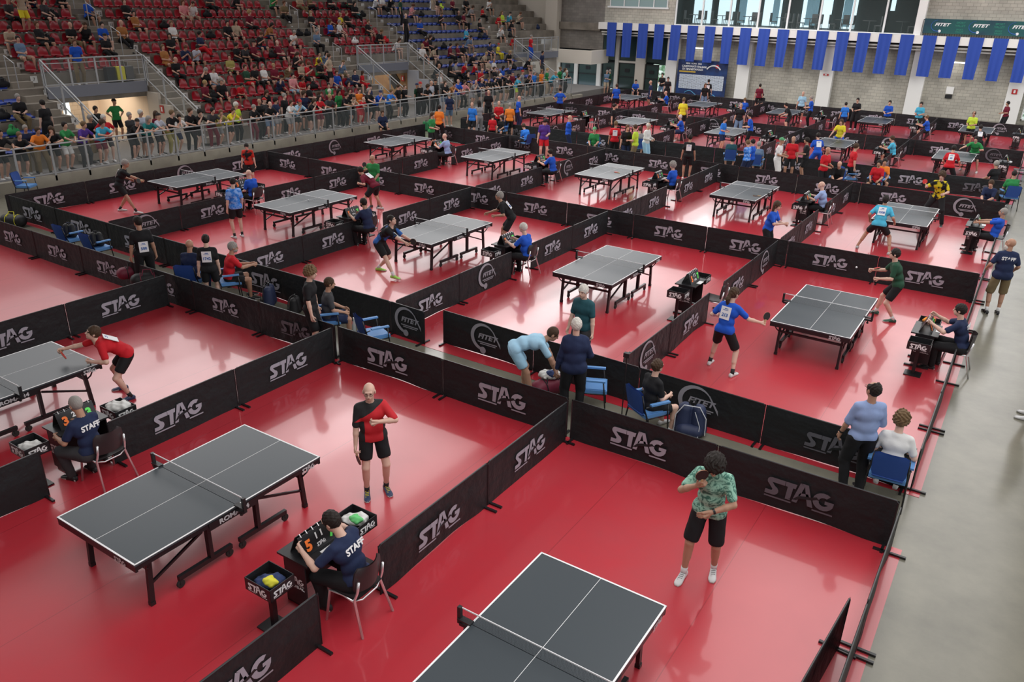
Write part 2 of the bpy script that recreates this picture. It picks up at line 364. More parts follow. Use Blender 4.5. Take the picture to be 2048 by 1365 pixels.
# dining chairs and tables inside the upper room
GR = mat('chair_grey', (.12, .13, .13), .6)
def dining_chair():
    t = thing('dining_chair', '', 'chair', (0, 0, 0), 0, 'dining chairs behind the glass of the upper room')
    m = MB(); m.box(-.22, -.22, .42, .22, .22, .48); put('seat', m, GR, t)
    m = MB(); m.box(-.21, .17, .48, .21, .23, 1.05); put('backrest', m, GR, t)
    for sx in (-1, 1):
        for sy in (-1, 1):
            m = MB(); m.bar((sx*.19, sy*.19, 0), (sx*.19, sy*.19, .42), .035); put('leg', m, GR, t)
    return t
def dining_table():
    t = thing('dining_table', '', 'table', (0, 0, 0), 0, 'tables behind the glass of the upper room')
    m = MB(); m.lathe([(.45, .72), (.46, .74), (.45, .76)], n=20); put('tabletop', m, GR, t)
    m = MB(); m.lathe([(.04, .03), (.03, .1), (.03, .72)], n=10); put('pedestal', m, GR, t)
    m = MB(); m.lathe([(.25, 0), (.24, .02), (.05, .04)], n=16); put('base', m, GR, t)
    return t
dc, dt = dining_chair(), dining_table(); ci = ti = 0
for i, x in enumerate([-24.2, -22.3, -20.0, -17.8, -15.6, -13.6, -11.6, -9.6]):
    y = 62.6+(i % 2)*.8
    lab = 'round table behind the upper room glass, %s from left' % ORD[i]
    if i == 0: dt.location = (x, y, 5); dt['label'] = lab
    else: dup(dt, (x, y, 5), 0, lab)
    for q, (dx, dy, rz) in enumerate([(-.62, 0, 90), (.62, .05, -90), (.1, .75, 0)] if i < 6 else [(.6, 0, -90)]):
        lab = 'grey dining chair, %s table from left behind upper glass, %s side' % (ORD[i], ['left', 'right', 'far'][q] if i < 6 else 'right')
        if ci == 0: dc.location = (x+dx, y+dy, 5); dc.rotation_euler = (0, 0, R_(rz)); dc['label'] = lab
        else: dup(dc, (x+dx, y+dy, 5), R_(rz), lab)
        ci += 1
# blue banners
BLUE = mat('blue_banner_cloth', (.025, .075, .42), .75)
for i in range(24):
    x = -30.0+i*1.333; w_ = .80; mb = MB(); n = 14
    ph = rnd.uniform(0, 6); pinch = rnd.choice([.0, .05, .1, .16])
    vs = []; nz = 9
    for kz in range(nz):
        zz = kz/(nz-1); s_ = 1-pinch*(1-abs(1-zz*1.2))*zz - .06*zz
        for q in range(n+1):
            t_ = q/n-.5
            vs.append((x+t_*w_*s_+.02*math.sin(ph)*zz, 60.17+.025*math.sin(t_*14+ph)*(.2+zz)+.0, 5.02-zz*2.5))
    fs = [(a*(n+1)+q, (a+1)*(n+1)+q, (a+1)*(n+1)+q+1, a*(n+1)+q+1) for a in range(nz-1) for q in range(n)]
    mb.add(vs, fs)
    mb.add([(a, b+.012, c) for a, b, c in vs], [f[::-1] for f in fs])
    me = mb.mesh('banner', True)
    tag(put('banner', me, BLUE), 'plain blue hanging banner on the far balcony, %s from the left' % ORD[i], 'banner', 'blue banners along the far balcony')
# federation banner at upper right
FB = mat('teal_navy_banner', (.012, .045, .075), .7, noise=(.8, (.01, .09, .09), .4, .6))
mb = MB(); mb.box(-7.9, 60.55, 5.16, 6.0, 60.6, 6.02); o = put('printed_banner', mb, FB); tag(o, 'wide dark teal banner with repeated white lettering above the balcony at the right', 'banner')
SW = mat('banner_swoosh', (.03, .12, .4), .7); TG = mat('banner_green_text', (.03, .22, .16), .7)
for i in range(5):
    x = -6.95+i*2.16
    text(o, 'FITET', .26, WHITE, (x+.1, 60.54, 5.68), bold=.008, shear=.3, sx=1.35)
    m = MB(); pts = [(x-.1+.42*math.cos(R_(a)), 60.535, 5.62+.34*math.sin(R_(a))) for a in range(100, 290, 15)]; m.tube(pts, [.008+.022*q/len(pts) for q in range(len(pts))], 6); put('swoosh', m, SW, o)
    m = MB(); m.lathe([(.085, 0), (.085, .01)], (x+.02, 60.53, 5.3), 16, axis='y'); put('ball_emblem', m, WHITE, o)
    for q, s_ in enumerate(['SPORT', 'VALLEY']): text(o, s_, .17, TG, (x+1.15, 60.54, 5.82-q*.17), bold=.004)
    for q, s_ in enumerate(['SPORT', 'VALLEY']): text(o, s_, .13, TG, (x+1.15, 60.54, 5.42-q*.13), bold=.004)
mb = MB()
for i in range(100): mb.bar((-8+i*.14, 60.7, 5.0), (-8+i*.14, 60.7, 5.9), .03)
mb.bar((-8, 60.7, 5.95), (6, 60.7, 5.95), .05); tag(put('balcony_railing', mb, BLKP), 'dark vertical bar railing behind the teal banner', 'railing')
# light tubes
TUB = mat('lamp_tube', (1, 1, 1), .5, emit=((1, .97, .88), 4))
for i, (x, lab) in enumerate([(-22.6, 'left'), (-5.5, 'right')]):
    t = thing('tube_light', 'lit tube light on the far wall below the balcony slab, the %s one' % lab, 'lamp', (x, 60.5, 3.45))
    m = MB(); m.box(-.75, 0, 0, .75, .12, .06); m.bar((-.6, .06, .06), (-.6, .06, .92), .02); m.bar((.6, .06, .06), (.6, .06, .92), .02); put('housing', m, WF, t)
    m = MB(); m.tube([(-.72, -.03, .03), (.72, -.03, .03)], .035, 8); put('tube', m, TUB, t)
    area('tube_light_lamp', (x, 60.3, 3.4), (R_(60), 0, 0), 1.4, .1, 7, (1, .96, .85))
# event poster wall
PN = mat('poster_navy', (.008, .02, .085), .6, noise=(1.5, (.01, .05, .2), .45, .7))
o = thing('event_backdrop', 'navy event backdrop with white title and grid of sponsor panels at the far wall', 'backdrop', (-22.4, 60.55, 0))
m = MB(); m.box(-1.95, 0, 0, 1.95, .06, 2.62); put('panel', m, PN, o)
text(o, 'CAMPIONATI ITALIANI', .19, WHITE, (-.65, -.01, 2.15), bold=.006)
text(o, 'DI TENNISTAVOLO', .19, WHITE, (-.75, -.01, 1.95), bold=.006)
text(o, 'SERIE  ROMA  2024', .15, WHITE, (-.7, -.01, 2.36), bold=.004)
m = MB(); m.box(-1.8, -.012, 1.72, -.5, -.002, 1.82); put('yellow_strip', m, mat('yellow_strip', (.6, .4, .05), .6), o)
m = MB(); pts = [(.9+.6*math.cos(R_(a)), -.015, 1.75+.55*math.sin(R_(a))) for a in range(150, 20, -12)]; m.tube(pts, .05, 6); put('swoosh', m, WHITE, o)
m = MB(); m.lathe([(.14, 0), (.14, .012)], (1.15, -.016, 2.25), 16, axis='y'); put('red_emblem', m, mat('red_emblem', (.5, .03, .04), .6), o)
m = MB(); m.box(-1.75, -.01, .55, 1.75, -.002, 1.58); put('sponsor_board', m, mat('panel_pale', (.62, .68, .78), .6), o)
m = MB()
for q in range(1, 10): m.box(-1.75+q*.35-.008, -.014, .55, -1.75+q*.35+.008, -.009, 1.58)
for q in range(1, 6): m.box(-1.75, -.014, .55+q*.172-.008, 1.75, -.009, .55+q*.172+.008)
put('grid_lines', m, mat('grid_dark', (.05, .06, .1), .6), o)
m = MB()
for q in range(10):
    for z in range(6):
        wq = rnd.uniform(.08, .12); m.box(-1.575+q*.35-wq, -.014, .62+z*.172, -1.575+q*.35+wq, -.009, .65+z*.172)
put('sponsor_marks', m, mat('mark_grey', (.2, .22, .3), .6), o)
m = MB(); pts = [(-1.2+.9*q/8, -.014, .25+.16*math.sin(q*.5)) for q in range(9)]; m.tube(pts, .03, 6); pts = [(.3+1.2*q/8, -.014, .2+.14*math.sin(q*.6)) for q in range(9)]; m.tube(pts, .03, 6); put('curves', m, mat('curve_blue', (.1, .35, .6), .6), o)
# small wall signs
SR = mat('sign_red', (.5, .02, .02), .5)
def sign(name, lab, x, z, y, w_=.3, h=.3):
    t = thing(name, lab, 'sign', (x, y, z)); m = MB(); m.box(-w_/2, 0, -h/2, w_/2, .02, h/2); put('plate', m, SR, t)
    m = MB(); m.box(-w_*.18, -.008, -h*.3, w_*.18, 0, h*.3); put('symbol', m, WHITE, t); return t
sign('fire_sign', 'small red fire sign on the right-hand white pillar of the far wall', -1.95, 1.95, 60.7)
sign('fire_sign', 'flat red and white sign on the white pillar behind the third court from the left', -13.45, 2.2, 60.7, .36, .12)
t = thing('socket_panel', 'grey electrical socket panel on the block wall at the right', 'socket', (-5.6, 61.1, 1.2)); m = MB(); m.box(-.22, 0, .3, .22, .08, .75); put('panel', m, WPL, t)
m = MB(); m.box(-.2, -.04, .02, .2, .08, .25); put('socket', m, BLKP, t)
# right end window beyond the last pillar
mb = MB(); mb.box(-1.2, 61.1, .3, 2.2, 61.15, 2.3); o = struct('window_20', mb, GARD)
f = MB()
for x in (-1.25, 0, 1.1, 2.2): f.box(x, 61.0, .25, x+.07, 61.12, 2.35)
f.box(-1.25, 61.0, .25, 2.27, 61.12, .32); f.box(-1.25, 61.0, .95, 2.27, 61.12, 1.0); f.box(-1.25, 61.0, 2.3, 2.27, 61.12, 2.37); put('window_frame', f, WF, o)
# ---------------------------------------------------------------- the stand
def Xj(j): return -(29.8+.8*(j-1))
def zj(j): return .55+.46*j
VOM = [(17.2, 21.5), (34.7, 39.0), (50.8, 57.0)]
ST = thing('grandstand', 'stepped concrete grandstand filling the left side of the hall', 'stand', (-30, 8, 0))
def stput(name, mb, m): 
    o = put(name, mb, m); o.parent = ST; o.matrix_parent_inverse = Matrix.Translation((30, -8, 0)); return o
segs = []
for j in range(1, 15):
    iv = [(4.0, 61.1)]
    if j < 5:
        iv = [(4.0, VOM[0][0]), (VOM[0][1], VOM[1][0]), (VOM[1][1], VOM[2][0])]
    elif j < 8: iv = [(4.0, 57.2)]
    for a, b in iv:
        mb = MB(); mb.box(Xj(j)-.9, a, 0.02 if j < 5 else zj(j)-.62, Xj(j), b, zj(j)); stput('tier', mb, CONC)
mb = MB(); mb.box(-28.62, 4, 0, -28.4, 51.45, .45); stput('kerb_wall', mb, CONCL)
mb = MB(); mb.box(-37.5, 4, .0, -28.62, 57.9, .44); stput('walkway', mb, mat('walkway_grey', (.2, .19, .18), .7))
mb = MB(); mb.box(-30.8, 51.5, 0, -28.4, 53, .3); stput('end_step', mb, CONCL)
BEAM = mat('landing_beam', (.2, .21, .25), .5, metal=.2)
WALLV = [mat('passage_cream', (.74, .62, .5), .8), mat('passage_timber', (.36, .22, .1), .6, noise=(2.5, (.27, .15, .07), .4, .6)), PLASTER]
for i, (a, b) in enumerate(VOM):
    m = MB(); m.box(-33.15, a, 2.42, -32.9, b, 2.86); stput('landing_beam', m, BEAM)
    m = MB()                                         # flank walls, stepped with the tiers
    for y in (a-.1, b-.03)[:1 if i == 2 else 2]:
        for j in range(1, 5): m.box(Xj(j+1), y, 0.01, Xj(j)+.01, y+.13, zj(j)+.01)
    stput('flank_wall', m, PLASTER if i != 1 else mat('passage_grey', (.45, .47, .52), .7))
    m = MB(); (m.box(-36.9, a-.1, .44, -36.8, b+.1, 2.42) if i < 2 else None); m.box(-36.9, a-.1, .44, -32.99, a+.03, 2.42); m.box(-36.9, b-.03, .44, -32.99, b+.1, 2.42); stput('passage_wall', m, WALLV[i])
    m = MB(); m.box(-36.9, a-.1, 2.4, -33.15, b+.1, 2.43); stput('passage_ceiling', m, WPL)
    l = area('passage_lamp', (-35.0, (a+b)/2, 2.38), (0, 0, 0), 2.2, b-a-.8, [95, 60, 30][i], [(1, .84, .66), (1, .85, .65), (1, .95, .9)][i])
m = MB(); m.box(-36.78, 17.4, .45, -36.7, 18.7, 2.3); stput('passage_door', m, WPL)
m = MB(); m.box(-36.78, 19.1, .45, -36.7, 19.7, 2.42); m.box(-36.78, 20.05, .45, -36.72, 20.9, 2.42); stput('passage_block_wall', m, block_mat('beige_block_wall', (.5, .41, .31), (.45, .37, .28), (.35, .28, .2), ax='YZ'))
m = MB(); m.box(-36.77, 19.75, .5, -36.7, 20.03, 2.4); stput('bright_doorway', m, DAY)
m = MB(); m.box(-36.7, 37.6, .9, -36.6, 38.7, 1.9); stput('passage_window', m, mat('blue_window', (.3, .5, .7), .5, emit=((.3, .55, .8), .8)))
m = MB(); m.box(-36.75, 36.2, .45, -36.7, 38.9, 2.4); stput('passage_panel', m, mat('passage_grey', (.45, .47, .52), .7))
t = thing('fire_extinguisher', 'red fire extinguisher on the wall of the left passage under the stand', 'fire extinguisher', (-36.55, 19.5, 1.75))
m = MB(); m.lathe([(.05, 0), (.08, .03), (.08, .36), (.03, .44)], n=12); put('cylinder', m, SR, t); m = MB(); m.box(-.03, -.06, .44, .03, .06, .5); put('valve', m, BLKP, t)
s = sign('fire_sign', 'red fire sign on the wall of the left passage', -32.0, 1.75, 21.44, .25, .32)
s = sign('fire_sign', 'red fire sign on the grey wall of the passage under the middle of the stand', 0, 0, 0, .25, .32); s.location = atY(805, 157, 38.9)
t = thing('wall_panel', 'black square board hung on its corner in the middle passage', 'board', atY(788, 160, 38.92)); m = MB(); m.add([(-.45, 0, 0), (0, 0, -.55), (.45, 0, 0), (0, 0, .55), (-.45, .03, 0), (0, .03, -.55), (.45, .03, 0), (0, .03, .55)], [(0, 1, 2, 3), (7, 6, 5, 4), (0, 4, 5, 1), (1, 5, 6, 2), (2, 6, 7, 3), (3, 7, 4, 0)]); put('board', m, BLK, t)
def railing(label, pts, h=1.05, step=1.25, glass=True, group=None, mid=True):
    a, b = Vector(pts[0]), Vector(pts[1]); L = (b-a).length; n = max(1, round(L/step))
    t = thing('railing', label, 'railing', a, 0, group)
    d = b-a; m = MB(); m.tube([(0, 0, h), d+Vector((0, 0, h))], .028, 8); put('handrail', m, STEEL, t)
    for i in range(n+1):
        p = d*(i/n); m = MB(); m.bar(p+Vector((0, 0, -.18 if glass else 0)), p+Vector((0, 0, h)), .07, .04); put('post', m, STEEL, t)
    if mid: m = MB(); m.bar((0, 0, .09), d+Vector((0, 0, .09)), .03, .04); m.bar((0, 0, h-.16), d+Vector((0, 0, h-.16)), .02, .03); put('rail_bar', m, STEEL, t)
    if glass:
        m = MB(); q = Vector((0, 0, .12)); r = Vector((0, 0, h-.18)); u = d.cross(Vector((0, 0, 1))).normalized()*.006
        m.add([q-u, d+q-u, d+r-u, r-u, q+u, d+q+u, d+r+u, r+u], [(0, 1, 2, 3), (7, 6, 5, 4), (0, 4, 5, 1), (3, 2, 6, 7), (0, 3, 7, 4), (1, 5, 6, 2)]); put('glass_panel', m, GLASS, t)
    return t
railing('long grey glass railing along the front kerb of the stand', [(-28.42, 6, .45), (-28.42, 51.3, .45)], 1.05, 1.22)
for i, (a, b) in enumerate(VOM):
    w_ = ['left', 'middle', 'far'][i]
    railing('level glass railing over the %s passage of the stand' % w_, [(-32.95, a, 2.85), (-32.95, b, 2.85)], 1.05, 1.1)
    railing('sloping glass railing on the left flank of the %s passage' % w_, [(-32.95, a-.05, 2.85), (-29.4, a-.05, .75)], 1.05, 1.4)
    if i < 2: railing('sloping glass railing on the right flank of the %s passage' % w_, [(-32.95, b+.05, 2.85), (-29.4, b+.05, .75)], 1.05, 1.4)
# aisle steps with hoop rails and row number signs
SIGN = mat('row_sign_white', (.75, .75, .73), .6)
AIS = [(16.2, 17.0, 'left'), (21.6, 22.6, 'second'), (33.3, 34.6, 'third'), (39.8, 41.1, 'fourth'), (50.9, 52.0, 'fifth')]
for q, (a, b, nm) in enumerate(AIS):
    for j in range(1, 14):
        m = MB(); m.box(Xj(j)+.0, a, zj(j)-.46, Xj(j)+.35, b, zj(j)-.23); stput('step', m, mat('step_concrete', (.3, .265, .22), .85))
    for k, j in enumerate(range(5, 13, 2)):
        if q == 4: continue
        t = thing('hoop_handrail', 'grey hoop handrail on the %s stair aisle of the stand, %s from the bottom' % (nm, ORD[k]), 'handrail', (Xj(j)-.1, (a+b)/2-.35, zj(j)), 0, 'hoop handrails on the stair aisles')
        m = MB(); m.tube([(0, 0, .01), (0, 0, .95), (-.62, 0, 1.2), (-.62, 0, .01)], .02, 6); put('hoop', m, STEEL, t)
    for j in range(3, 13):
        t = tag(put('row_sign', (lambda m: (m.box(-.02, -.13, -.13, 0, .13, .13), m)[1])(MB()), SIGN, None, (Xj(j)+.03, b+.22, zj(j)-.2)), 'small white row number sign at the edge of the %s stair aisle, %s row up' % (nm, ORD[j-1]), 'sign', 'row number signs')
        text(t, str(j+1), .18, BLK, (.006, 0, 0), rz=R_(90))
# ---- seats
SEATR = mat('seat_red', (.33, .008, .02), .3, spec=.6); SEATB = mat('seat_blue', (.015, .05, .33), .3, spec=.6)
def seat_mesh(back):
    m = MB(); n = 6
    prof = [(.0, .02), (-.08, -.01), (-.22, -.02), (-.34, .0), (-.40, .06)] + ([(-.43, .18), (-.455, .30), (-.46, .36)] if back else [(-.42, .1)])
    vs = []
    for i, (x, z) in enumerate(prof):
        hw = [.2, .215, .22, .215, .205, .2, .17, .11][i]*(1 if back else 1.14)
        for k in range(n+1):
            t_ = k/n*2-1; vs.append((x+.05*(t_*t_)*(1 if i > 3 else 0), t_*hw, z+.03*abs(t_)**3*(1 if i < 4 else 0)))
    c = len(prof); fs = [(a*(n+1)+k, a*(n+1)+k+1, (a+1)*(n+1)+k+1, (a+1)*(n+1)+k) for a in range(c-1) for k in range(n)]
    m.add(vs, fs); m.add([(x-.008, y, z-.022) for x, y, z in vs], [f[::-1] for f in fs])
    m.add([(0, -.2, .02), (0, .2, .02), (-.008, .2, -.04), (-.008, -.2, -.04)], [(0, 1, 2, 3)])
    return m
def bracket(): m = MB(); m.box(-.3, -.03, -.1, -.08, .03, -.02); return m
sr = thing('stadium_chair', '', 'seat', (0, 0, 0), 0, 'red bucket seats of the stand'); put('shell', seat_mesh(True).mesh('s', True), SEATR, sr); put('bracket', bracket(), STEEL, sr)
sb = thing('stadium_stool', '', 'seat', (0, 0, 0), 0, 'low blue seats of the stand'); put('shell', seat_mesh(False).mesh('s', True), SEATB, sb); put('bracket', bracket(), STEEL, sb)
cnt = {'r': 0, 'b': 0}; rest = {'r': [], 'b': []}
def seat_rows(kind, y0, y1, rows, where, pitch=.52):
    n = int((y1-y0)/pitch)
    for j in rows:
        for k in range(n):
            loc = Vector((Xj(j)+.0, y0+pitch*(k+.5), zj(j)+.10))
            lab = '%s chair, %s, %s row up, %s from the left' % (('red bucket' if kind == 'r' else 'low blue'), where, ORD[j-1], ORD[k])
            P_ = sr if kind == 'r' else sb
            if cnt[kind] >= 295: rest[kind].append(loc); continue
            if cnt[kind] == 0: P_.location = loc; P_['label'] = lab
            else: dup(P_, loc, 0, lab)
            cnt[kind] += 1
seat_rows('r', 22.8, 33.1, range(2, 12), 'large red block')
seat_rows('r', 34.9, 39.6, range(6, 12), 'red block above middle passage')
seat_rows('r', 17.1, 21.4, range(6, 12), 'red block above left passage')
seat_rows('b', 41.3, 50.6, range(2, 13), 'large blue block')
seat_rows('b', 12.2, 15.9, range(1, 6), 'blue block at left edge')
seat_rows('r', 22.8, 33.1, [12], 'large red block')
for kind, P_, nm in (('r', SEATR, 'red bucket seats'), ('b', SEATB, 'blue seats')):
    if rest[kind]:
        m = MB(); q = seat_mesh(kind == 'r')
        for l in rest[kind]: m.add([Vector(v)+l for v in q.v], q.f)
        tag(put('stadium_chairs', m, P_), 'remaining %s in the highest and leftmost rows of the stand' % nm, 'seats', None, 'stuff')
# ================================================================ tables
TOP = mat('table_top', (.048, .060, .070), .40, spec=.38); NETM = mat('net_cord', (.03, .03, .035), .7); TAPE = mat('net_tape', (.8, .8, .82), .6)
SILV = mat('silver_print', (.5, .5, .52), .5); RUB = mat('rubber_wheel', (.02, .02, .02), .7)
def make_table():
    t = thing('table_tennis_table', '', 'table', (0, 0, 0), 0, 'black folding table tennis tables')
    L, W, H = 2.74, 1.525, .76
    for s in (-1, 1):
        m = MB(); y0, y1 = (.004, L/2) if s > 0 else (-L/2, -.004); m.box(-W/2, y0, H-.025, W/2, y1, H); put('tabletop', m, TOP, t)
        m = MB(); z0, z1 = H-.085, H-.025; e = .03; ya, yb = sorted((s*.03, s*(L/2-.004)))
        m.box(-W/2+.004, ya, z0, -W/2+e, yb, z1); m.box(W/2-e, ya, z0, W/2-.004, yb, z1)
        yy = s*(L/2-e/2-.004); m.box(-W/2+.004, yy-e/2, z0-.02, W/2-.004, yy+e/2, z1); ap = put('apron', m, BLK, t)
        stag_logo(ap, .22, SILV, (W/2-.28, -L/2-.004, H-.066) if s < 0 else (W/2+.002, L/2-.22, H-.066), 0 if s < 0 else R_(90))
        if s > 0: stag_logo(ap, .3, SILV, (-W/2-.002, L/2-.3, H-.066), R_(-90))
    m = MB(); z = H+.0012; lw = .02
    for a in ((-W/2, -L/2, W/2, -L/2+lw), (-W/2, L/2-lw, W/2, L/2), (-W/2, -L/2, -W/2+lw, L/2), (W/2-lw, -L/2, W/2, L/2), (-.0025, -L/2, .0025, L/2)):
        m.box(a[0], a[1], H-.004, a[2], a[3], z)
    put('white_lines', m, WHITE, t)
    m = MB(); m.box(W/2-.002, -.42, H-.13, W/2+.006, .30, H-.03); pl = put('name_plate', m, BLK, t); text(pl, 'ROMA 24', .085, SILV, (W/2+.009, -.06, H-.08), rz=R_(90), bold=.003, sx=1.25)
    # end legs
    for sx in (-1, 1):
        for sy in (-1, 1):
            m = MB(); m.bar((sx*.6, sy*1.12, H-.08), (sx*.6, sy*1.17, .04), .06, .045); m.box(sx*.6-.03, sy*1.17-.03, 0, sx*.6+.03, sy*1.17+.03, .05); put('leg', m, BLK, t)
            m = MB(); m.bar((sx*.6, sy*1.15, .28), (sx*.6, sy*.42, .56), .03); put('brace', m, BLK, t)
            m = MB(); m.tube([(sx*.72, sy*1.22, H-.09), (sx*.66, sy*1.2, H-.2), (sx*.62, sy*1.15, H-.26)], .012, 6); put('lever', m, BLK, t)
    for sy in (-1, 1):
        m = MB(); m.bar((-.6, sy*1.14, .5), (.6, sy*1.14, .5), .04); m.bar((-.6, sy*1.13, .62), (.6, sy*1.13, .62), .03); put('cross_bar', m, BLK, t)
    # centre undercarriage: four posts on two wheel beams
    for sx in (-1, 1):
        for sy in (-1, 1):
            m = MB(); m.bar((sx*.62, sy*.36, H-.05), (sx*.62, sy*.36, .16), .05, .07); put('centre_post', m, BLK, t)
            m = MB(); m.bar((sx*.62, sy*.06, .14), (sx*.62, sy*.82, .14), .05, .06); put('wheel_beam', m, BLK, t)
            for yy in (.1, .8):
                m = MB(); m.lathe([(.045, -.018), (.052, -.012), (.052, .012), (.045, .018)], (sx*.62, sy*yy, .053), 14, axis='x'); m.bar((sx*.62, sy*yy, .05), (sx*.62, sy*yy, .12), .035, .05); put('caster', m, RUB, t)
        m = MB(); m.bar((sx*.62, -.36, .6), (sx*.62, .36, .6), .03); m.bar((sx*.62, -.36, .56), (sx*.62, -.1, .7), .03); put('side_bar', m, BLK, t)
    # net
    m = MB(); hw = .86; b0 = H+.008; th = .0016
    for k in range(0, 121): x = -hw+.02+k*(2*hw-.04)/120; m.add([(x-th/2, 0, b0), (x+th/2, 0, b0), (x+th/2, 0, b0+.14), (x-th/2, 0, b0+.14)], [(0, 1, 2, 3)])
    for k in range(0, 10): z = b0+k*.0155; m.add([(-hw, .0005, z), (hw, .0005, z), (hw, .0005, z+th), (-hw, .0005, z+th)], [(0, 1, 2, 3)])
    put('net', m, NETM, t)
    m = MB(); m.box(-hw, -.004, b0+.138, hw, .004, b0+.152); put('net_tape', m, TAPE, t)
    for s in (-1, 1):
        m = MB(); m.box(s*.89-.02, -.02, H-.05, s*.89+.02, .02, H+.155); put('net_post', m, BLKP, t)
        m = MB(); a, b = sorted((s*.74, s*.9)); m.box(a, -.035, H+.001, b, .035, H+.02); m.box(a+.02*(s < 0), -.03, H-.06, b, .03, H-.026); m.lathe([(.02, -.12), (.024, -.1), (.012, -.09), (.012, -.04)], (s*.82, 0, H), 8); put('net_clamp', m, BLKP, t)
    return t
TB = make_table()
TX = [-2.84, -7.86, -12.94, -18.04, -23.17]; TY = [5.0, 16.5, 26.67, 39.6, 49.65]
rowname = ['nearest', 'second', 'third', 'fourth', 'farthest']
first = True
for r, ny in enumerate(TY):
    for c, x in enumerate(TX):
        if r == 0 and c > 2: continue
        lab = 'black table tennis table in the %s row of courts, %s' % (rowname[r], ['at the right end', 'second from right', 'third from right', 'fourth from right', 'at the left end'][c])
        if first: TB.location = (x, ny, .005); TB['label'] = lab; first = False
        else: dup(TB, (x+(.0 if r else 0), ny, .005), 0, lab)
# ================================================================ barriers
BH = .705
def wav(x, z, ph, amp):
    return amp*(math.sin(x*3.1+ph)*.5+math.sin(x*1.3+z*5+ph*2)*.35+math.sin(x*7+z*9+ph)*.15)
def panel_mesh(L, ph, amp, sag):
    m = MB(); nx, nz = 26, 8; vs = []
    for i in range(nx+1):
        for k in range(nz+1):
            x = L*i/nx; z = BH*k/nz; e = min(1, min(x, L-x)/.25)
            dz = sag*e*max(0, 1-k/nz)*math.sin(math.pi*x/L)*.6
            vs.append((x, wav(x, z, ph, amp)*e*(1-(k/nz)**3*.8), -.002+z*(BH+.002)/BH+dz))
    fs = [(a*(nz+1)+k, (a+1)*(nz+1)+k, (a+1)*(nz+1)+k+1, a*(nz+1)+k+1) for a in range(nx) for k in range(nz)]
    m.add(vs, fs); m.add([(x, y+.008, z) for x, y, z in vs], [f[::-1] for f in fs])
    return m.mesh('barrier_sheet', True)
FIT = mat('logo_print_thin', (.30, .30, .34), .6)
def fitet_logo(parent, x, z, s, mt, y):
    m = MB()
    a = [(x-.02*s+.42*s*math.cos(R_(q)), y, z+.40*s*math.sin(R_(q))) for q in range(35, 262, 9)]
    b = [(x+.03*s+.36*s*math.cos(R_(q)), y, z+.33*s*math.sin(R_(q))) for q in range(262, 34, -9)]
    n = len(a); b2 = b[::-1]; m.add(a+b2[:n], [(i, i+n, i+1+n, i+1) for i in range(n-1)])
    m.add([(x+.32*s, y, z+.25*s), (x+.55*s, y, z-.08*s), (x+.57*s, y, z-.2*s), (x+.30*s, y, z+.22*s)], [(0, 3, 2, 1)])
    m.add([(x-.02*s+.1*s*math.cos(R_(q*24)), y-.001, z-.38*s+.1*s*math.sin(R_(q*24))) for q in range(15)], [tuple(range(15))])
    o = put('printed_emblem', m, mt, parent)
    text(parent, 'FITET', .2*s, mt, (x+.12*s, y, z+.02*s), bold=.007*s, shear=.25, sx=1.3, name='lettering', depth=.0005)
    m = MB(); m.box(x-.2*s, y, z-.16*s, x+.45*s, y+.001, z-.13*s); m.box(x-.12*s, y, z-.21*s, x+.4*s, y+.001, z-.185*s); put('small_print', m, mt, parent)
_pm = {}
PCOUNT = 0
BARR = []
def make_barrier(L, kind, var, dim):
    key = (round(L, 2), kind, var, dim)
    if key in _pm: return _pm[key], False
    t = thing('barrier_panel', '', 'barrier', (0, 0, 0), 0, 'black cloth court barriers')
    amp = [.006, .012, .03][var % 3]; put('cloth', panel_mesh(L, var*1.7, amp, [0, .004, .02][var % 3]), DARKCLOTH, t)
    m = MB(); m.tube([(.01, .004, .02), (.01, .004, BH-.03), (.04, .004, BH), (L-.04, .004, BH), (L-.01, .004, BH-.03), (L-.01, .004, .02)], .011, 6); put('frame_tube', m, BLK, t)
    for x in (.06, L-.06):
        m = MB(); m.box(x-.018, -.2, .0, x+.018, .2, .028); put('foot', m, BLK, t)
    mt = [LOGO, LOGO2][dim]
    if kind == 'S': stag_logo(t, .86*L/2.33*1.05, mt, (L*.5, -(amp+.008), .36), bg=DARKCLOTH)
    if kind == 's': stag_logo(t, .7, mt, (L*.42, -(amp+.008), .36), bg=DARKCLOTH)
    if kind == 'F': fitet_logo(t, L*.48, .4, .72, FIT if not dim else LOGO2, -(amp+.008))
    _pm[key] = t; return t, True
def barrier_line(p0, p1, pattern, desc, gaps=()):
    """pattern letters are panels S/F/B ('_' is an opening); lower-case after it 'v' picks a variant"""
    p0, p1 = Vector(p0), Vector(p1); d = (p1-p0); Lt = d.length; u = d.normalized(); rz = math.atan2(u.y, u.x)
    wts = [1 if c != '_' else .42 for c in pattern]; tot = sum(wts); pos = 0; k = 0
    for c, w_ in zip(pattern, wts):
        L = Lt*w_/tot
        if c != '_':
            kind = c.upper() if c in 'SFBsfb' else 'S'; var = rnd.choice([0, 0, 1, 1, 2]) if c.isupper() else 2
            dim = 1 if c.islower() else 0
            t, new = make_barrier(round(L-.008, 3), kind, var, dim)
            k += 1; what = {'S': 'lettered', 'F': 'emblem', 'B': 'unprinted'}[kind]
            lab = 'black %s barrier, %s' % (what, desc % ORD[k-1])
            loc = p0+u*(pos+.004)+Vector((0, 0, .005))
            loc = Vector((loc.x, loc.y, .005))
            if new: t.location = loc; t.rotation_euler = (0, 0, rz); t['label'] = lab
            else: dup(t, loc, rz, lab)
        pos += L
XD = [-.35, -5.22, -10.33, -15.43, -20.5, -25.6]
def yl(x, a, b): return a+(b-a)*(x+25.5)/25.1
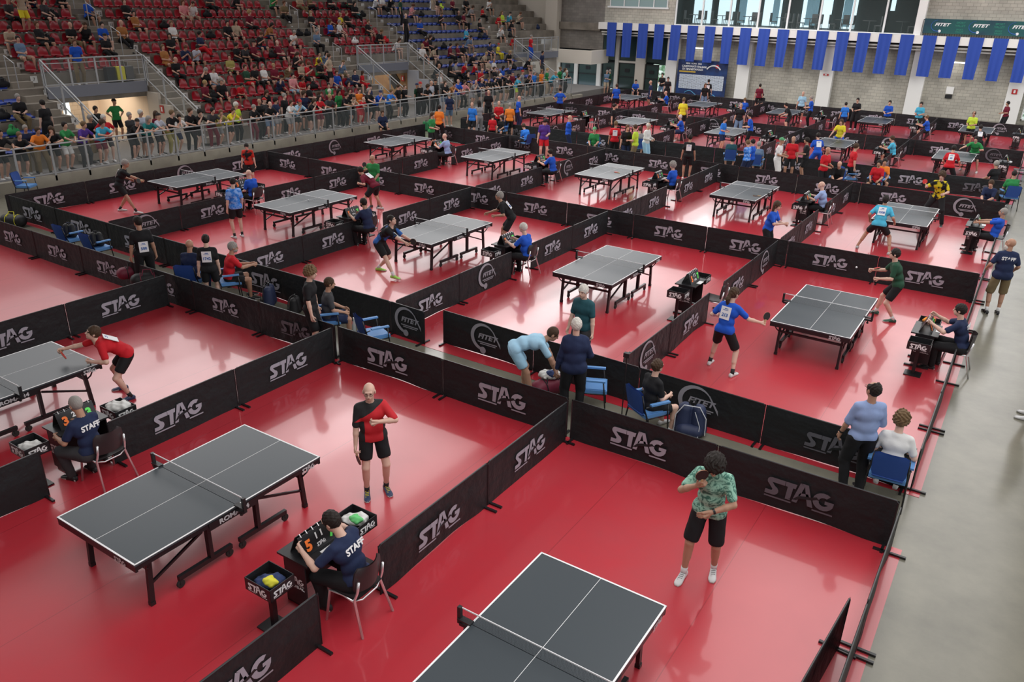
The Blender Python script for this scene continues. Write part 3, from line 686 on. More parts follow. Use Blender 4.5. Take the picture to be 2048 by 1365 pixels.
# along X (facing the camera side)
barrier_line((-25.4, 9.93, 0), (-10.36, 9.93, 0), 'SSSSSSs', '%s from left, near side of first aisle, left part')
barrier_line((-10.3, 9.93, 0), (-5.25, 9.93, 0), 'SSS'[:2]+'', '%s from left behind the bald player in red')
barrier_line((-5.2, 9.93, 0), (-.38, 9.93, 0), 'Ss', '%s from left behind the player in mottled green')
barrier_line((-25.5, 11.55, 0), (-10.4, 11.55, 0), 'SSSSSB', '%s from left, far side of first aisle, left part')
barrier_line((-10.4, 11.55, 0), (-9.45, 11.5, 0), 'F', '%s and only one just left of the aisle opening')
barrier_line((-9.22, 11.80, 0), (-.4, 11.52, 0), 'FBFs', '%s right of the aisle opening, far side')
barrier_line((-25.5, 21.45, 0), (-.4, 21.45, 0), 'SSSSSSSSSSS', '%s from left between second and third court rows')
barrier_line((-25.5, 31.6, 0), (-.4, 30.75, 0), 'sSsSSSSSSSF', '%s from left behind the third court row')
barrier_line((-25.5, 34.3, 0), (-.4, 34.9, 0), 'SsBSsBBSSSs', '%s from left in front of the fourth court row')
barrier_line((-25.5, 44.2, 0), (-.4, 43.5, 0), 'sSSsFSSSFSf', '%s from left between fourth and farthest court rows')
barrier_line((-25.5, 55.3, 0), (1.4, 53.8, 0), 'SSSSSsSSSSFf', '%s from left along the far edge of the courts')
# along Y between the courts (gap where the umpire sits)
for i, x in enumerate(XD[1:5]):
    if i < 3: barrier_line((x, -.2 if i else .1, 0), (x, 9.84, 0), ['SS_SS', 'FS_SS', 'SS_SS'][i], '%%s nearest on the %s divider from right, nearest row' % ORD[i])
    barrier_line((x, 11.85 if i == 0 else 11.65, 0), (x, 21.35, 0), ['FS_SF', 'SF_SS', 'SS_SS', 'FS_SS'][i], '%%s nearest on the %s divider from right, second row' % ORD[i])
    barrier_line((x, 21.6, 0), (x, yl(x, 31.5, 30.65), 0), ['SS_SS', 'SS_SS', 'SS_FS', 'SS_SS'][i], '%%s nearest on the %s divider from right, third row' % ORD[i])
    barrier_line((x, yl(x, 34.4, 35.0), 0), (x, yl(x, 44.1, 43.4), 0), ['SS_SS', 'SS_SS', 'SS_SS', 'FS_SS'][i], '%%s nearest on the %s divider from right, fourth row' % ORD[i])
    barrier_line((x, yl(x, 44.3, 43.6), 0), (x, yl(x, 55.2, 53.9), 0), 'SS_SS', '%%s nearest on the %s divider from right, farthest row' % ORD[i])
barrier_line((-25.6, 11.5, 0), (-25.6, 31.5, 0), 'SSFSSFSs', '%s nearest on the left edge below the stand, near half')
barrier_line((-25.6, 34.5, 0), (-25.6, 55.2, 0), 'SsSSSSSs', '%s nearest on the left edge below the stand, far half')
barrier_line((-.35, -.8, 0), (-.35, 9.84, 0), 'BbBBb', '%s nearest on the right edge of the nearest court')
barrier_line((-.35, 11.5, 0), (-.35, 21.4, 0), 'bB_BB', '%s nearest on the right edge of the second row')
barrier_line((-.35, 21.5, 0), (-.35, 30.6, 0), 'BB_BB', '%s nearest on the right edge of the third row')
barrier_line((-.35, 35.0, 0), (-.35, 43.4, 0), 'BB_BB', '%s nearest on the right edge of the fourth row')
barrier_line((-.75, 4.9, 0), (-.52, 7.7, 0), 'B', '%s loose one inside the right edge of the nearest court')
# ================================================================ people: bodies grown as one smooth surface
class Field:
    def __init__(s, lo, hi, h):
        s.h = h; s.lo = np.array(lo, float); s.n = np.ceil((np.array(hi)-s.lo)/h).astype(int)+1
        s.a = np.full(s.n, 9.0, np.float32)
    def _win(s, lo, hi):
        i0 = np.maximum(0, np.floor((np.array(lo)-s.lo)/s.h).astype(int)); i1 = np.minimum(s.n, np.ceil((np.array(hi)-s.lo)/s.h).astype(int)+1)
        if (i1 <= i0).any(): return None
        ax = [s.lo[k]+s.h*np.arange(i0[k], i1[k]) for k in range(3)]
        P = np.stack(np.meshgrid(*ax, indexing='ij'), -1)
        return tuple(slice(i0[k], i1[k]) for k in range(3)), P
    def _put(s, sl, d, k, sub=False):
        a = s.a[sl]
        if sub: s.a[sl] = np.maximum(a, -d); return
        if k > 0:
            h = np.clip(.5+.5*(a-d)/k, 0, 1); r = a*(1-h)+d*h-k*h*(1-h)
            s.a[sl] = np.where(a > 5, np.minimum(d, 8), r)
        else: s.a[sl] = np.minimum(a, d)
    def cone(s, p, q, r0, r1, k=.02, n=None, f=1.0, sub=False):     # tapered limb; n,f squash along a direction
        p = np.array(p, float); q = np.array(q, float); R = max(r0, r1)*1.15+k+2.5*s.h
        w = s._win(np.minimum(p, q)-R, np.maximum(p, q)+R)
        if w is None: return
        sl, P = w; d = P-p; b = q-p
        if n is not None:
            n = np.array(n, float); n = n/np.linalg.norm(n)
            b = b+(1/f-1)*b.dot(n)*n; d = d+(1/f-1)*(d@n)[..., None]*n
        bb = b.dot(b)+1e-9; t = np.clip((d@b)/bb, 0, 1)
        dist = np.linalg.norm(d-t[..., None]*b, axis=-1)-(r0+(r1-r0)*t)
        s._put(sl, (dist*(f if n is not None else 1)).astype(np.float32), k, sub)
    def ell(s, c, R, k=.02, B=None, sub=False):                     # ellipsoid, B rows are its axes
        c = np.array(c, float); R = np.array(R, float); m = max(R)+k+2.5*s.h
        w = s._win(c-m, c+m)
        if w is None: return
        sl, P = w; d = P-c
        if B is not None: d = d@np.array(B).T
        k0 = np.linalg.norm(d/R, axis=-1); k1 = np.linalg.norm(d/(R*R), axis=-1)+1e-9
        s._put(sl, (k0*(k0-1)/k1).astype(np.float32), k, sub)
    def cut(s, c, n):                                               # keep the side against n
        n = np.array(n, float); n /= np.linalg.norm(n)
        ax = [s.lo[k]+s.h*np.arange(s.n[k]) for k in range(3)]
        d = (ax[0][:, None, None]-c[0])*n[0]+(ax[1][None, :, None]-c[1])*n[1]+(ax[2][None, None, :]-c[2])*n[2]
        s.a = np.maximum(s.a, d.astype(np.float32))
    def noise(s, amp, fr, ph=0.0, box=None):
        ax = [s.lo[k]+s.h*np.arange(s.n[k]) for k in range(3)]
        x, y, z = ax[0][:, None, None], ax[1][None, :, None], ax[2][None, None, :]
        s.a = s.a+(amp*(np.sin(x*fr+ph+2*np.sin(z*fr*.4))*np.sin(z*fr*.7+ph*2+y*fr*.5)+.6*np.sin(y*fr*1.3+z*fr*.5-ph))).astype(np.float32)
    def mesh(s, name):
        a = s.a; ins = a < 0; nx, ny, nz = a.shape
        if not ins.any(): return bpy.data.meshes.new(name)
        acc = np.zeros((nx-1, ny-1, nz-1, 3), np.float32); cnt = np.zeros((nx-1, ny-1, nz-1), np.float32)
        corners = [(i, j, k) for i in (0, 1) for j in (0, 1) for k in (0, 1)]
        sub = lambda i, j, k: a[i:nx-1+i, j:ny-1+j, k:nz-1+k]
        for c0 in corners:
            for ax in range(3):
                if c0[ax]: continue
                c1 = list(c0); c1[ax] = 1; A = sub(*c0); Bv = sub(*c1); m = (A < 0) != (Bv < 0)
                if not m.any(): continue
                t = A[m]/(A[m]-Bv[m])
                for q in range(3):
                    acc[..., q][m] += (c0[q]+t if q == ax else c0[q])
                cnt[m] += 1
        act = cnt > 0; idx = np.full(cnt.shape, -1, np.int32); N = int(act.sum()); idx[act] = np.arange(N)
        cell = np.argwhere(act); V = (cell+acc[act]/cnt[act][:, None])*s.h+s.lo
        F = []
        for ax in range(3):
            o = [k for k in range(3) if k != ax]
            s0 = [slice(None)]*3; s1 = [slice(None)]*3; s0[ax] = slice(0, -1); s1[ax] = slice(1, None)
            A = ins[tuple(s0)]; Bv = ins[tuple(s1)]; e = np.argwhere(A != Bv)
            e = e[(e[:, o[0]] > 0) & (e[:, o[1]] > 0) & (e[:, o[0]] < a.shape[o[0]]-1) & (e[:, o[1]] < a.shape[o[1]]-1)]
            if len(e) == 0: continue
            fl = A[tuple(e.T)]
            def g(d0, d1):
                q = e.copy(); q[:, o[0]] -= d0; q[:, o[1]] -= d1; return idx[tuple(q.T)]
            qd = np.stack([g(1, 1), g(0, 1), g(0, 0), g(1, 0)], 1)
            flip = fl if ax != 1 else ~fl
            qd[~flip] = qd[~flip][:, ::-1]; F.append(qd)
        F = np.concatenate(F); F = F[(F >= 0).all(1)]
        me = bpy.data.meshes.new(name); me.vertices.add(N); me.vertices.foreach_set('co', V.astype(np.float32).ravel())
        me.loops.add(len(F)*4); me.loops.foreach_set('vertex_index', F.astype(np.int32).ravel())
        me.polygons.add(len(F)); me.polygons.foreach_set('loop_start', np.arange(0, len(F)*4, 4, dtype=np.int32))
        me.polygons.foreach_set('use_smooth', np.ones(len(F), bool))
        me.update(calc_edges=True); me.validate(); return me
def nrm(v): v = np.array(v, float); return v/(np.linalg.norm(v)+1e-9)
def ik(a, b, l1, l2, hint):
    a, b = np.array(a, float), np.array(b, float); d = b-a; L = np.linalg.norm(d)
    if L > (l1+l2)*.998: b = a+d/L*(l1+l2)*.998; d = b-a; L = np.linalg.norm(d)
    if L < abs(l1-l2)+.06: L = abs(l1-l2)+.06
    u = nrm(d); x = (l1*l1-l2*l2+L*L)/(2*L); h = math.sqrt(max(0, l1*l1-x*x))
    n = np.array(hint, float); n = n-u*n.dot(u); n = nrm(n)
    return a+u*x+n*h, b
def rot(axis, ang):
    return np.array(Matrix.Rotation(R_(ang), 3, Vector(axis)))
POSE = {
 'stand': dict(pel=(0, 0, .94), lean=2, lf=(-.12, 0, 0), rf=(.12, .03, 0), lh=(-.27, .04, .82), rh=(.27, .04, .82)),
 'akimbo': dict(pel=(0, 0, .94), lean=0, lf=(-.13, 0, 0), rf=(.13, .03, 0), lh=(-.19, .02, 1.02), rh=(.19, .02, 1.02), le=(-1, -.3, 0), re=(1, -.3, 0)),
 'arms_front': dict(pel=(0, 0, .94), lean=4, lf=(-.12, 0, 0), rf=(.12, .03, 0), lh=(-.10, .30, 1.10), rh=(.12, .30, 1.08)),
 'crossed': dict(pel=(0, 0, .94), lean=2, lf=(-.12, 0, 0), rf=(.12, .03, 0), lh=(.12, .22, 1.16), rh=(-.12, .24, 1.12)),
 'ready': dict(pel=(0, -.22, .76), lean=48, lf=(-.34, .02, 0), rf=(.36, -.08, 0), lh=(-.22, .34, .92), rh=(.34, .38, .92)),
 'stroke': dict(pel=(0, -.2, .80), lean=35, lf=(-.32, .12, 0), rf=(.34, -.12, 0), lh=(-.30, .30, 1.0), rh=(.42, .46, 1.0)),
 'rail': dict(pel=(0, -.12, .92), lean=26, lf=(-.12, -.14, 0), rf=(.13, -.06, 0), lh=(-.14, .42, 1.10), rh=(.15, .43, 1.10), le=(-1, -.2, -.5), re=(1, -.2, -.5), head=(0, 14)),
 'rail2': dict(pel=(0, -.2, .90), lean=38, lf=(-.10, -.26, 0), rf=(.16, -.1, 0), lh=(-.05, .42, 1.10), rh=(.08, .45, 1.10), le=(-1, -.2, -.2), re=(1, -.2, -.2), head=(15, 10)),
 'sit': dict(pel=(0, 0, .54), lean=6, lf=(-.14, .44, 0), rf=(.14, .42, 0), lh=(-.14, .36, .64), rh=(.14, .34, .64)),
 'sit_write': dict(pel=(0, 0, .54), lean=14, lf=(-.14, .38, 0), rf=(.16, .34, 0), lh=(-.18, .50, .84), rh=(.20, .48, .84)),
 'sit_lean': dict(pel=(0, -.02, .54), lean=34, lf=(-.18, .42, 0), rf=(.18, .40, 0), lh=(-.04, .46, .66), rh=(.08, .48, .64), head=(0, -10)),
 'sit_back': dict(pel=(0, .06, .52), lean=-10, lf=(-.16, .52, 0), rf=(.12, .50, 0), lh=(-.05, .30, .70), rh=(.08, .30, .68)),
 'sit_cross': dict(pel=(0, 0, .54), lean=4, lf=(-.10, .46, 0), rf=(.02, .58, .22), lh=(-.08, .32, .70), rh=(.12, .34, .74)),
 'sit_phone': dict(pel=(0, 0, .54), lean=14, lf=(-.15, .42, 0), rf=(.16, .46, 0), lh=(-.06, .34, .86), rh=(.08, .34, .86), head=(0, -28)),
}
SKIN = [mat('skin_light', (.58, .33, .24), .55), mat('skin_tan', (.44, .24, .16), .55), mat('skin_brown', (.22, .11, .07), .55), mat('skin_pale', (.66, .42, .33), .55)]
HAIRC = {'k': (.018, .013, .011), 'b': (.06, .033, .018), 'l': (.16, .10, .05), 'g': (.30, .28, .26), 'w': (.62, .59, .54), 'y': (.38, .26, .12), 'r': (.12, .05, .025), 'G': (.10, .35, .16), 'R': (.45, .02, .02), 'B': (.03, .04, .10)}
COL = {'k': (.014, .014, .016), 'n': (.018, .028, .075), 'b': (.015, .09, .52), 'B': (.03, .20, .70), 'c': (.07, .42, .62), 'l': (.36, .60, .78), 'w': (.74, .74, .73), 'o': (.80, .22, .03),
       'r': (.55, .015, .025), 'm': (.16, .012, .03), 'g': (.03, .24, .07), 'G': (.02, .07, .04), 'y': (.78, .66, .04), 'Y': (.52, .72, .06), 'e': (.28, .28, .29), 't': (.02, .19, .19), 'T': (.02, .08, .10),
       'p': (.09, .04, .28), 'P': (.75, .3, .32), 's': (.46, .37, .27), 'd': (.05, .05, .055), 'j': (.14, .22, .34), 'h': (.20, .15, .08), 'q': (.32, .62, .55), 'a': (.5, .53, .62), 'i': (.28, .37, .62), 'O': (.38, .16, .05), 'v': (.36, .32, .1)}
COLN = {'k': 'black', 'n': 'navy', 'b': 'royal blue', 'B': 'bright blue', 'c': 'turquoise', 'l': 'light blue', 'w': 'white', 'o': 'orange', 'r': 'red', 'm': 'maroon', 'g': 'green', 'G': 'dark green', 'y': 'yellow', 'Y': 'lime', 'e': 'grey', 't': 'teal', 'T': 'dark teal', 'p': 'purple', 'P': 'pink', 's': 'beige', 'd': 'charcoal', 'j': 'denim blue', 'h': 'khaki', 'q': 'mint', 'a': 'pale grey', 'i': 'pale blue', 'O': 'rust', 'v': 'olive'}
HAIRN = {'k': 'black-haired', 'b': 'brown-haired', 'l': 'fair-haired', 'g': 'grey-haired', 'w': 'white-haired', 'y': 'blond', 'r': 'auburn-haired', 'G': 'green-capped', 'R': 'red-capped', 'B': 'navy-capped'}
def cloth(c): return mat('cloth_'+COLN[c].replace(' ', '_'), COL[c], .8, spec=.25, bump=(14, .35, .012))
def hairm(c): return mat('hair_'+c, HAIRC[c], .65, spec=.3, bump=(60, .6, .01))
SHOE = {'k': mat('shoe_black', (.015, .015, .018), .5), 'w': mat('shoe_white', (.7, .7, .7), .5), 'n': mat('shoe_navy', (.03, .05, .12), .5), 'Y': mat('shoe_neon', (.4, .75, .12), .5), 'g': mat('shoe_green', (.03, .12, .08), .5), 'e': mat('shoe_grey', (.45, .45, .45), .5)}
SOLE = mat('shoe_sole', (.62, .62, .60), .6); SOCKW = mat('sock_white', (.7, .7, .7), .8); SOCKK = mat('sock_black', (.02, .02, .022), .8)
EYE = mat('eye_dark', (.02, .015, .012), .3); LIP = mat('lip', (.36, .13, .11), .5); BIB = mat('bib_white', (.8, .8, .82), .7); BIBN = mat('bib_ink', (.03, .12, .4), .7)

def solve(ps, H=1.75, belly=0.0):
    """joint positions in the person's own frame (faces +Y)"""
    s = H/1.75; J = {}
    g = lambda k, d=None: ps.get(k, d)
    pel = np.array(g('pel'))*s; lean = g('lean', 0); side = g('side', 0); tw = g('twist', 0); hip = g('hip', 0)
    Rh = rot((0, 0, 1), hip)
    Rt = rot((0, 0, 1), tw) @ rot((1, 0, 0), -lean) @ rot((0, 1, 0), side)
    up, rt, fw_ = Rt @ np.array([0, 0, 1.]), Rt @ np.array([1., 0, 0]), Rt @ np.array([0, 1., 0])
    Rm = rot((0, 0, 1), tw*.5) @ rot((1, 0, 0), -lean*.72) @ rot((0, 1, 0), side*.6); um = Rm @ np.array([0, 0, 1.])
    J['pel'] = pel; J['waist'] = pel+um*.17*s; J['chest'] = J['waist']+up*.19*s; J['neck'] = J['chest']+up*.16*s
    J['rt'], J['up'], J['fw'], J['s'] = rt, up, fw_, s; J['hr'] = Rh @ np.array([1., 0, 0])
    hy, hp = g('head', (0, 0))
    Rhd = rot((0, 0, 1), tw+hy) @ rot((1, 0, 0), -(lean*.35)+hp)
    J['hu'], J['hr2'], J['hf'] = Rhd @ np.array([0, 0, 1.]), Rhd @ np.array([1., 0, 0]), Rhd @ np.array([0, 1., 0])
    J['headb'] = J['neck']+nrm(up+J['hu'])*.075*s+fw_*.015*s
    J['head'] = J['headb']+J['hu']*.115*s+J['hf']*.02*s
    for sd, m in (('l', -1), ('r', 1)):
        sh = J['neck']+rt*m*.160*s-up*.058*s; J[sd+'s'] = sh
        hand = np.array(g(sd+'h'))*s
        e, wv_ = ik(sh, hand, .285*s, .255*s, g(sd+'e', (m*.5, -.7, -.6))); J[sd+'e'] = e; J[sd+'w'] = wv_
        hp_ = pel+J['hr']*m*.095*s-np.array([0, 0, .03*s]); J[sd+'p'] = hp_
        ft = np.array(g(sd+'f'), float); fy = g(sd+'fy', m*-8 if True else 0); J[sd+'fy'] = fy
        fd = rot((0, 0, 1), fy) @ np.array([0, 1., 0]); J[sd+'fd'] = fd
        ank = np.array([ft[0]*s, ft[1]*s, ft[2]*s+.085*s])
        k_, an = ik(hp_, ank, .43*s, .42*s, g(sd+'k', fd*1.0+np.array([m*.12, 0, 0.15]))); J[sd+'k'] = k_; J[sd+'a'] = an
    return J
def bounds(J, pad=.3):
    P = np.array([J[k] for k in ('pel', 'neck', 'head', 'lw', 'rw', 'le', 're', 'lk', 'rk', 'la', 'ra')]); return P.min(0)-pad, P.max(0)+pad
def torso(f, J, w=0, belly=0, hipw=0, k=.035, top=True, female=0):
    s = J['s']; rt, fw_ = J['rt'], J['fw']
    def slab(c, hw, r, n, f_=1): c = np.array(c); f.cone(c-rt*hw, c+rt*hw, r, r, k, n=n, f=f_)
    f.cone(J['pel']-J['hr']*.075*s, J['pel']+J['hr']*.075*s, (.101+w+hipw)*s, (.101+w+hipw)*s, k)
    f.cone(J['pel']+np.array([0, 0, .02]), J['waist'], (.104+w)*s, (.098+w+belly*.3)*s, k)
    f.cone(J['waist']-rt*.05*s+fw_*belly*.5, J['waist']+rt*.05*s+fw_*belly*.5, (.092+w+belly*.6)*s, (.092+w+belly*.6)*s, k)
    f.cone(J['waist'], J['chest'], (.097+w+belly*.3)*s, (.106+w)*s, k)
    slab(J['chest'], .075*s, (.112+w)*s, fw_, .92)
    if top: slab(J['neck']-J['up']*.062*s, .105*s, (.062+w)*s, fw_, 1)
    if top: f.cone(J['chest'], J['neck']-J['up']*.05*s, (.105+w)*s, (.078+w)*s, k)
    if female: 
        for m in (-1, 1): f.ell(J['chest']+rt*m*.075*s+fw_*(.085)*s+J['up']*.01, (.06+w, .055+w, .06+w), .03)
def hand(f, J, sd, curl, fine, k=.004):
    s = J['s']; m = -1 if sd == 'l' else 1
    w = J[sd+'w']; d = nrm(w-J[sd+'e']); pn = J.get(sd+'pn')          # palm normal
    if pn is None: pn = nrm(np.cross(d, J['up'])*m*-1+np.array([0, 0, -.35]))
    pn = nrm(pn-d*pn.dot(d)); sdv = np.cross(d, pn)
    if sdv.dot(J['fw']) < 0 and J.get(sd+'pn') is None: sdv = -sdv        # thumb side
    kn = w+d*.088*s
    f.cone(w+d*.015*s-sdv*.012*s, kn-sdv*.022*s, .021*s, .017*s, .012); f.cone(w+d*.015*s+sdv*.012*s, kn+sdv*.026*s, .021*s, .017*s, .012)
    if not fine:
        f.cone(kn-sdv*.02, kn+d*.05*s+pn*.03*curl*2-sdv*.018, .014*s, .012*s, .006); f.cone(kn+sdv*.02, kn+d*.055*s+pn*.03*curl*2+sdv*.015, .014*s, .012*s, .006)
        f.cone(w+d*.03*s+sdv*.03*s, w+d*.07*s+sdv*.05*s+pn*.02, .013*s, .011*s, .006); return
    for q, L in enumerate((.066, .078, .082, .070)):
        o = kn+sdv*(-.030+.020*q)*s; a = curl*(1.05+.12*(q % 2)); d1 = nrm(d*math.cos(a)+pn*math.sin(a)); a2 = a*2.0; d2 = nrm(d*math.cos(a2)+pn*math.sin(a2))
        p1 = o+d1*L*.5*s; f.cone(o, p1, .0095*s, .0088*s, k); f.cone(p1, p1+d2*L*.5*s, .0088*s, .0075*s, k)
    o = w+d*.025*s+sdv*.028*s; p1 = o+nrm(d*.7+sdv*.75+pn*.25)*.04*s; f.cone(o, p1, .012*s, .0105*s, .008); f.cone(p1, p1+nrm(d*.95+sdv*.1+pn*(.2+.6*curl))*.03*s, .0105*s, .0085*s, k)
def arm(f, J, sd, w=0, k=.025, upto=1.0, fore=True):
    s = J['s']; S, E, W = J[sd+'s'], J[sd+'e'], J[sd+'w']
    f.cone(S, S+(E-S)*upto, (.047+w*.8)*s, (.038+w*1.0)*s, k)
    if fore:
        f.cone(E, E+(W-E)*.35, (.040+w)*s, (.040+w)*s, k*.6); f.cone(E+(W-E)*.35, W, (.039+w)*s, (.026+w)*s, k*.6)
def leg(f, J, sd, w=0, k=.02):
    s = J['s']; P, K, A = J[sd+'p'], J[sd+'k'], J[sd+'a']
    back = -J[sd+'fd']
    f.cone(P, K, (.082+w)*s, (.054+w)*s, k); f.cone(P+(K-P)*.15, P+(K-P)*.6, (.084+w)*s, (.07+w)*s, k)
    f.cone(K, A, (.050+w)*s, (.034+w)*s, k); m = K+(A-K)*.28
    f.cone(K+(A-K)*.12+back*.012*s, K+(A-K)*.5+back*.014*s, (.052+w)*s, (.045+w)*s, k)
def head_(f, J, fine):
    s = J['s']; H, u, r, w_ = J['head'], J['hu'], J['hr2'], J['hf']; B = [r, w_, u]
    f.cone(J['neck']-J['up']*.02*s, J['headb']+u*.04*s, .056*s, .053*s, .02)
    f.ell(H+u*.02*s-w_*.012*s, (.076*s, .095*s, .093*s), .01, B)               # skull
    f.ell(H-u*.045*s+w_*.025*s, (.058*s, .068*s, .075*s), .025, B)             # jaw
    f.ell(H-u*.092*s+w_*.068*s, (.02*s, .018*s, .018*s), .02, B)              # chin
    if fine:
        f.cone(H+u*.012*s+w_*.088*s, H-u*.028*s+w_*.108*s, .009*s, .014*s, .012)   # nose
        f.cone(H+u*.028*s+w_*.083*s-r*.038*s, H+u*.028*s+w_*.083*s+r*.038*s, .012*s, .012*s, .012)   # brow
        for m in (-1, 1):
            f.ell(H+u*.004*s+w_*.099*s+r*m*.031*s, (.014*s, .012*s, .010*s), 0, B, sub=True)
            f.ell(H-u*.01*s-w_*.005*s+r*m*.078*s, (.012*s, .022*s, .034*s), .006, B)
        f.cone(H-u*.057*s+w_*.090*s-r*.018*s, H-u*.057*s+w_*.090*s+r*.018*s, .009*s, .009*s, .006)
    else: f.cone(H+w_*.088*s, H-u*.028*s+w_*.104*s, .01*s, .015*s, .012)
def make_hair(J, style, h):
    s = J['s']; H, u, r, w_ = J['head'], J['hu'], J['hr2'], J['hf']; B = [r, w_, u]
    f = Field(H-.34*s, H+.3*s, h)
    e = {'short': .012, 'curly': .034, 'long': .018, 'pony': .013, 'fringe': .012, 'buzz': .006, 'cap': .014, 'bun': .013, 'receding': .009}[style]
    f.ell(H+u*.022*s-w_*.014*s, ((.077+e)*s, (.096+e)*s, (.099+e*1.25)*s), 0, B)
    if style in ('curly',): f.noise(.011, 95, 1.0)
    elif style != 'cap' and style != 'buzz': f.noise(.003, 120, .5)
    # face opening
    f.ell(H-u*.065*s+w_*.085*s, (.085*s, .085*s, (.098 if style != 'fringe' else .085)*s), 0, B, sub=True)
    if style == 'cap':
        f.cut(H+u*.02*s, -u); f.cone(H+u*.045*s+w_*.075*s-r*.03*s, H+u*.045*s+w_*.13*s-r*.03*s, .03*s, .03*s, .01, n=u, f=.25); f.cone(H+u*.045*s+w_*.075*s+r*.03*s, H+u*.04*s+w_*.14*s+r*.02*s, .03*s, .03*s, .01, n=u, f=.25)
    elif style == 'receding': f.ell(H+u*.10*s+w_*.05*s, (.06*s, .085*s, .055*s), 0, B, sub=True); f.cut(H-u*.045*s, -u+w_*.42)
    elif style not in ('long', 'pony', 'bun'): f.cut(H-u*.045*s, -u+w_*.42)
    if style == 'long':
        for m in (-1, 0, 1): f.cone(H-w_*.06*s+r*m*.055*s, H-w_*.075*s-u*.26*s+r*m*.07*s, .045*s, .03*s, .02)
    if style == 'pony':
        f.cut(H-u*.06*s, -u+w_*.4); f.cone(H-w_*.1*s+u*.02*s, H-w_*.15*s-u*.09*s, .035*s, .045*s, .02); f.cone(H-w_*.15*s-u*.09*s, H-w_*.11*s-u*.26*s, .046*s, .018*s, .02); f.noise(.002, 90, .2)
    if style == 'bun': f.cut(H-u*.055*s, -u+w_*.4); f.ell(H-w_*.11*s+u*.05*s, (.04*s, .04*s, .04*s), .01, B)
    return f.mesh('hair')
def shoe_mesh(J, sd):
    s = J['s']; A, d = J[sd+'a'], J[sd+'fd']; z0 = A[2]-.083*s; r = np.array([d[1], -d[0], 0]); m = MB(); n = 12
    secs = [(-.075, .026, .055), (-.06, .036, .075), (-.02, .038, .085), (.03, .038, .085), (.08, .042, .062), (.13, .047, .048), (.17, .042, .04), (.198, .022, .026)]
    vs = []
    for y, hw, ht in secs:
        for k in range(n):
            a = 2*math.pi*k/n; cx, cz = math.cos(a), math.sin(a)
            x = hw*np.sign(cx)*abs(cx)**.7; z = ht*.5+ht*.5*np.sign(cz)*abs(cz)**(.8 if cz > 0 else .35)
            p = A*np.array([1, 1, 0])+d*y*s*1.02+r*x*s+np.array([0, 0, z0+z*s]); vs.append(p)
    c = len(secs); fs = [(i*n+k, i*n+(k+1) % n, (i+1)*n+(k+1) % n, (i+1)*n+k) for i in range(c-1) for k in range(n)]
    fs += [tuple(range(n))[::-1], tuple((c-1)*n+k for k in range(n))]; m.add(vs, fs)
    for i, fc in enumerate(m.f):
        if np.mean([m.v[q][2] for q in fc])-z0 < .022*s: m.mi[i] = 1
    return m.mesh('shoe', True)
def person_meshes(J, o, h):
    """body, shirt, bottoms, hair, shoes as a dict of meshes; o holds the clothing choices"""
    out = {}; lo, hi = bounds(J); fine = h < .014; s = J['s']; belly = o.get('belly', 0); fem = o.get('fem', 0)
    hc = o.get('curl', .5); grip = o.get('grip')
    f = Field(lo, hi, h)
    torso(f, J, -.004, belly, female=0)
    for sd in 'lr':
        g2 = Field(lo, hi, h) if False else f
        arm(f, J, sd); leg(f, J, sd)
        J_ = J; hand(f, J_, sd, 1.0 if grip == sd or grip == 'b' else hc, fine)
        A, d = J[sd+'a'], J[sd+'fd']; f.cone(A, A-np.array([0, 0, .05*s])+d*.02, .034*s, .03*s, .01); 
    head_(f, J, fine); out['body'] = f.mesh('body')
    sl = o.get('sleeve', .72)
    f = Field(lo, hi, h*1.15); torso(f, J, o.get('loose', .012), belly+.004, hipw=.010, female=fem)
    if o.get('top') == 'dress':
        mid = (J['lk']+J['rk'])/2; f.cone(J['pel'], mid*.8+J['pel']*.2, .14*s, .19*s, .05)
    for sd in 'lr':
        if sl > 0: arm(f, J, sd, .020 if sl <= 1 else .014, upto=min(1, sl), fore=sl > 1)
    f.noise(.0028, 32, o.get('ph', 0.)); 
    for sd in 'lr':                                       # armhole / sleeve ends stay open to the skin
        S, E = J[sd+'s'], J[sd+'e']
    hem = J['pel']+(J['pel']-J['waist'])/np.linalg.norm(J['pel']-J['waist'])*o.get('hem', .06)*s
    if o.get('top') != 'dress': f.cut(hem, (J['pel']-J['waist']))
    f.cone(J['neck']+J['up']*.012*s, J['neck']+J['up']*.1*s, .058*s, .09*s, 0, sub=True)
    out['shirt'] = f.mesh('shirt')
    b = o.get('bottom', 'shorts'); f = Field(lo, hi, h*1.15)
    torso(f, J, .004, belly, hipw=.004, top=False); ax_ = nrm(J['waist']-J['pel']); f.cut(J['pel']+ax_*.10*s, ax_)
    for sd in 'lr':
        P, K, A = J[sd+'p'], J[sd+'k'], J[sd+'a']
        if b == 'shorts': q = o.get('len', .72); f.cone(P, P+(K-P)*q, .099*s, (.092 if q > .5 else .096)*s, .02)
        else: f.cone(P, K, .112*s, .084*s, .02); f.cone(K, A+(K-A)*.03, .080*s, .060*s, .02)
    f.noise(.003, 30, 1.3+o.get('ph', 0.))
    if b == 'shorts':
        for sd in 'lr':                                   # straight leg openings
            P, K = J[sd+'p'], J[sd+'k']; q = o.get('len', .72); d = nrm(K-P); e = P+(K-P)*(q+.02); f.cone(e+d*.10*s, e+d*.16*s, .1*s, .14*s, 0, sub=True)
    out['bottoms'] = f.mesh('bottoms')
    hs = o.get('hair', 'short')
    if hs != 'bald': out['hair'] = make_hair(J, hs, h*.75 if fine else h*.8)
    for sd in 'lr': out['shoe_'+sd] = shoe_mesh(J, sd)
    return out
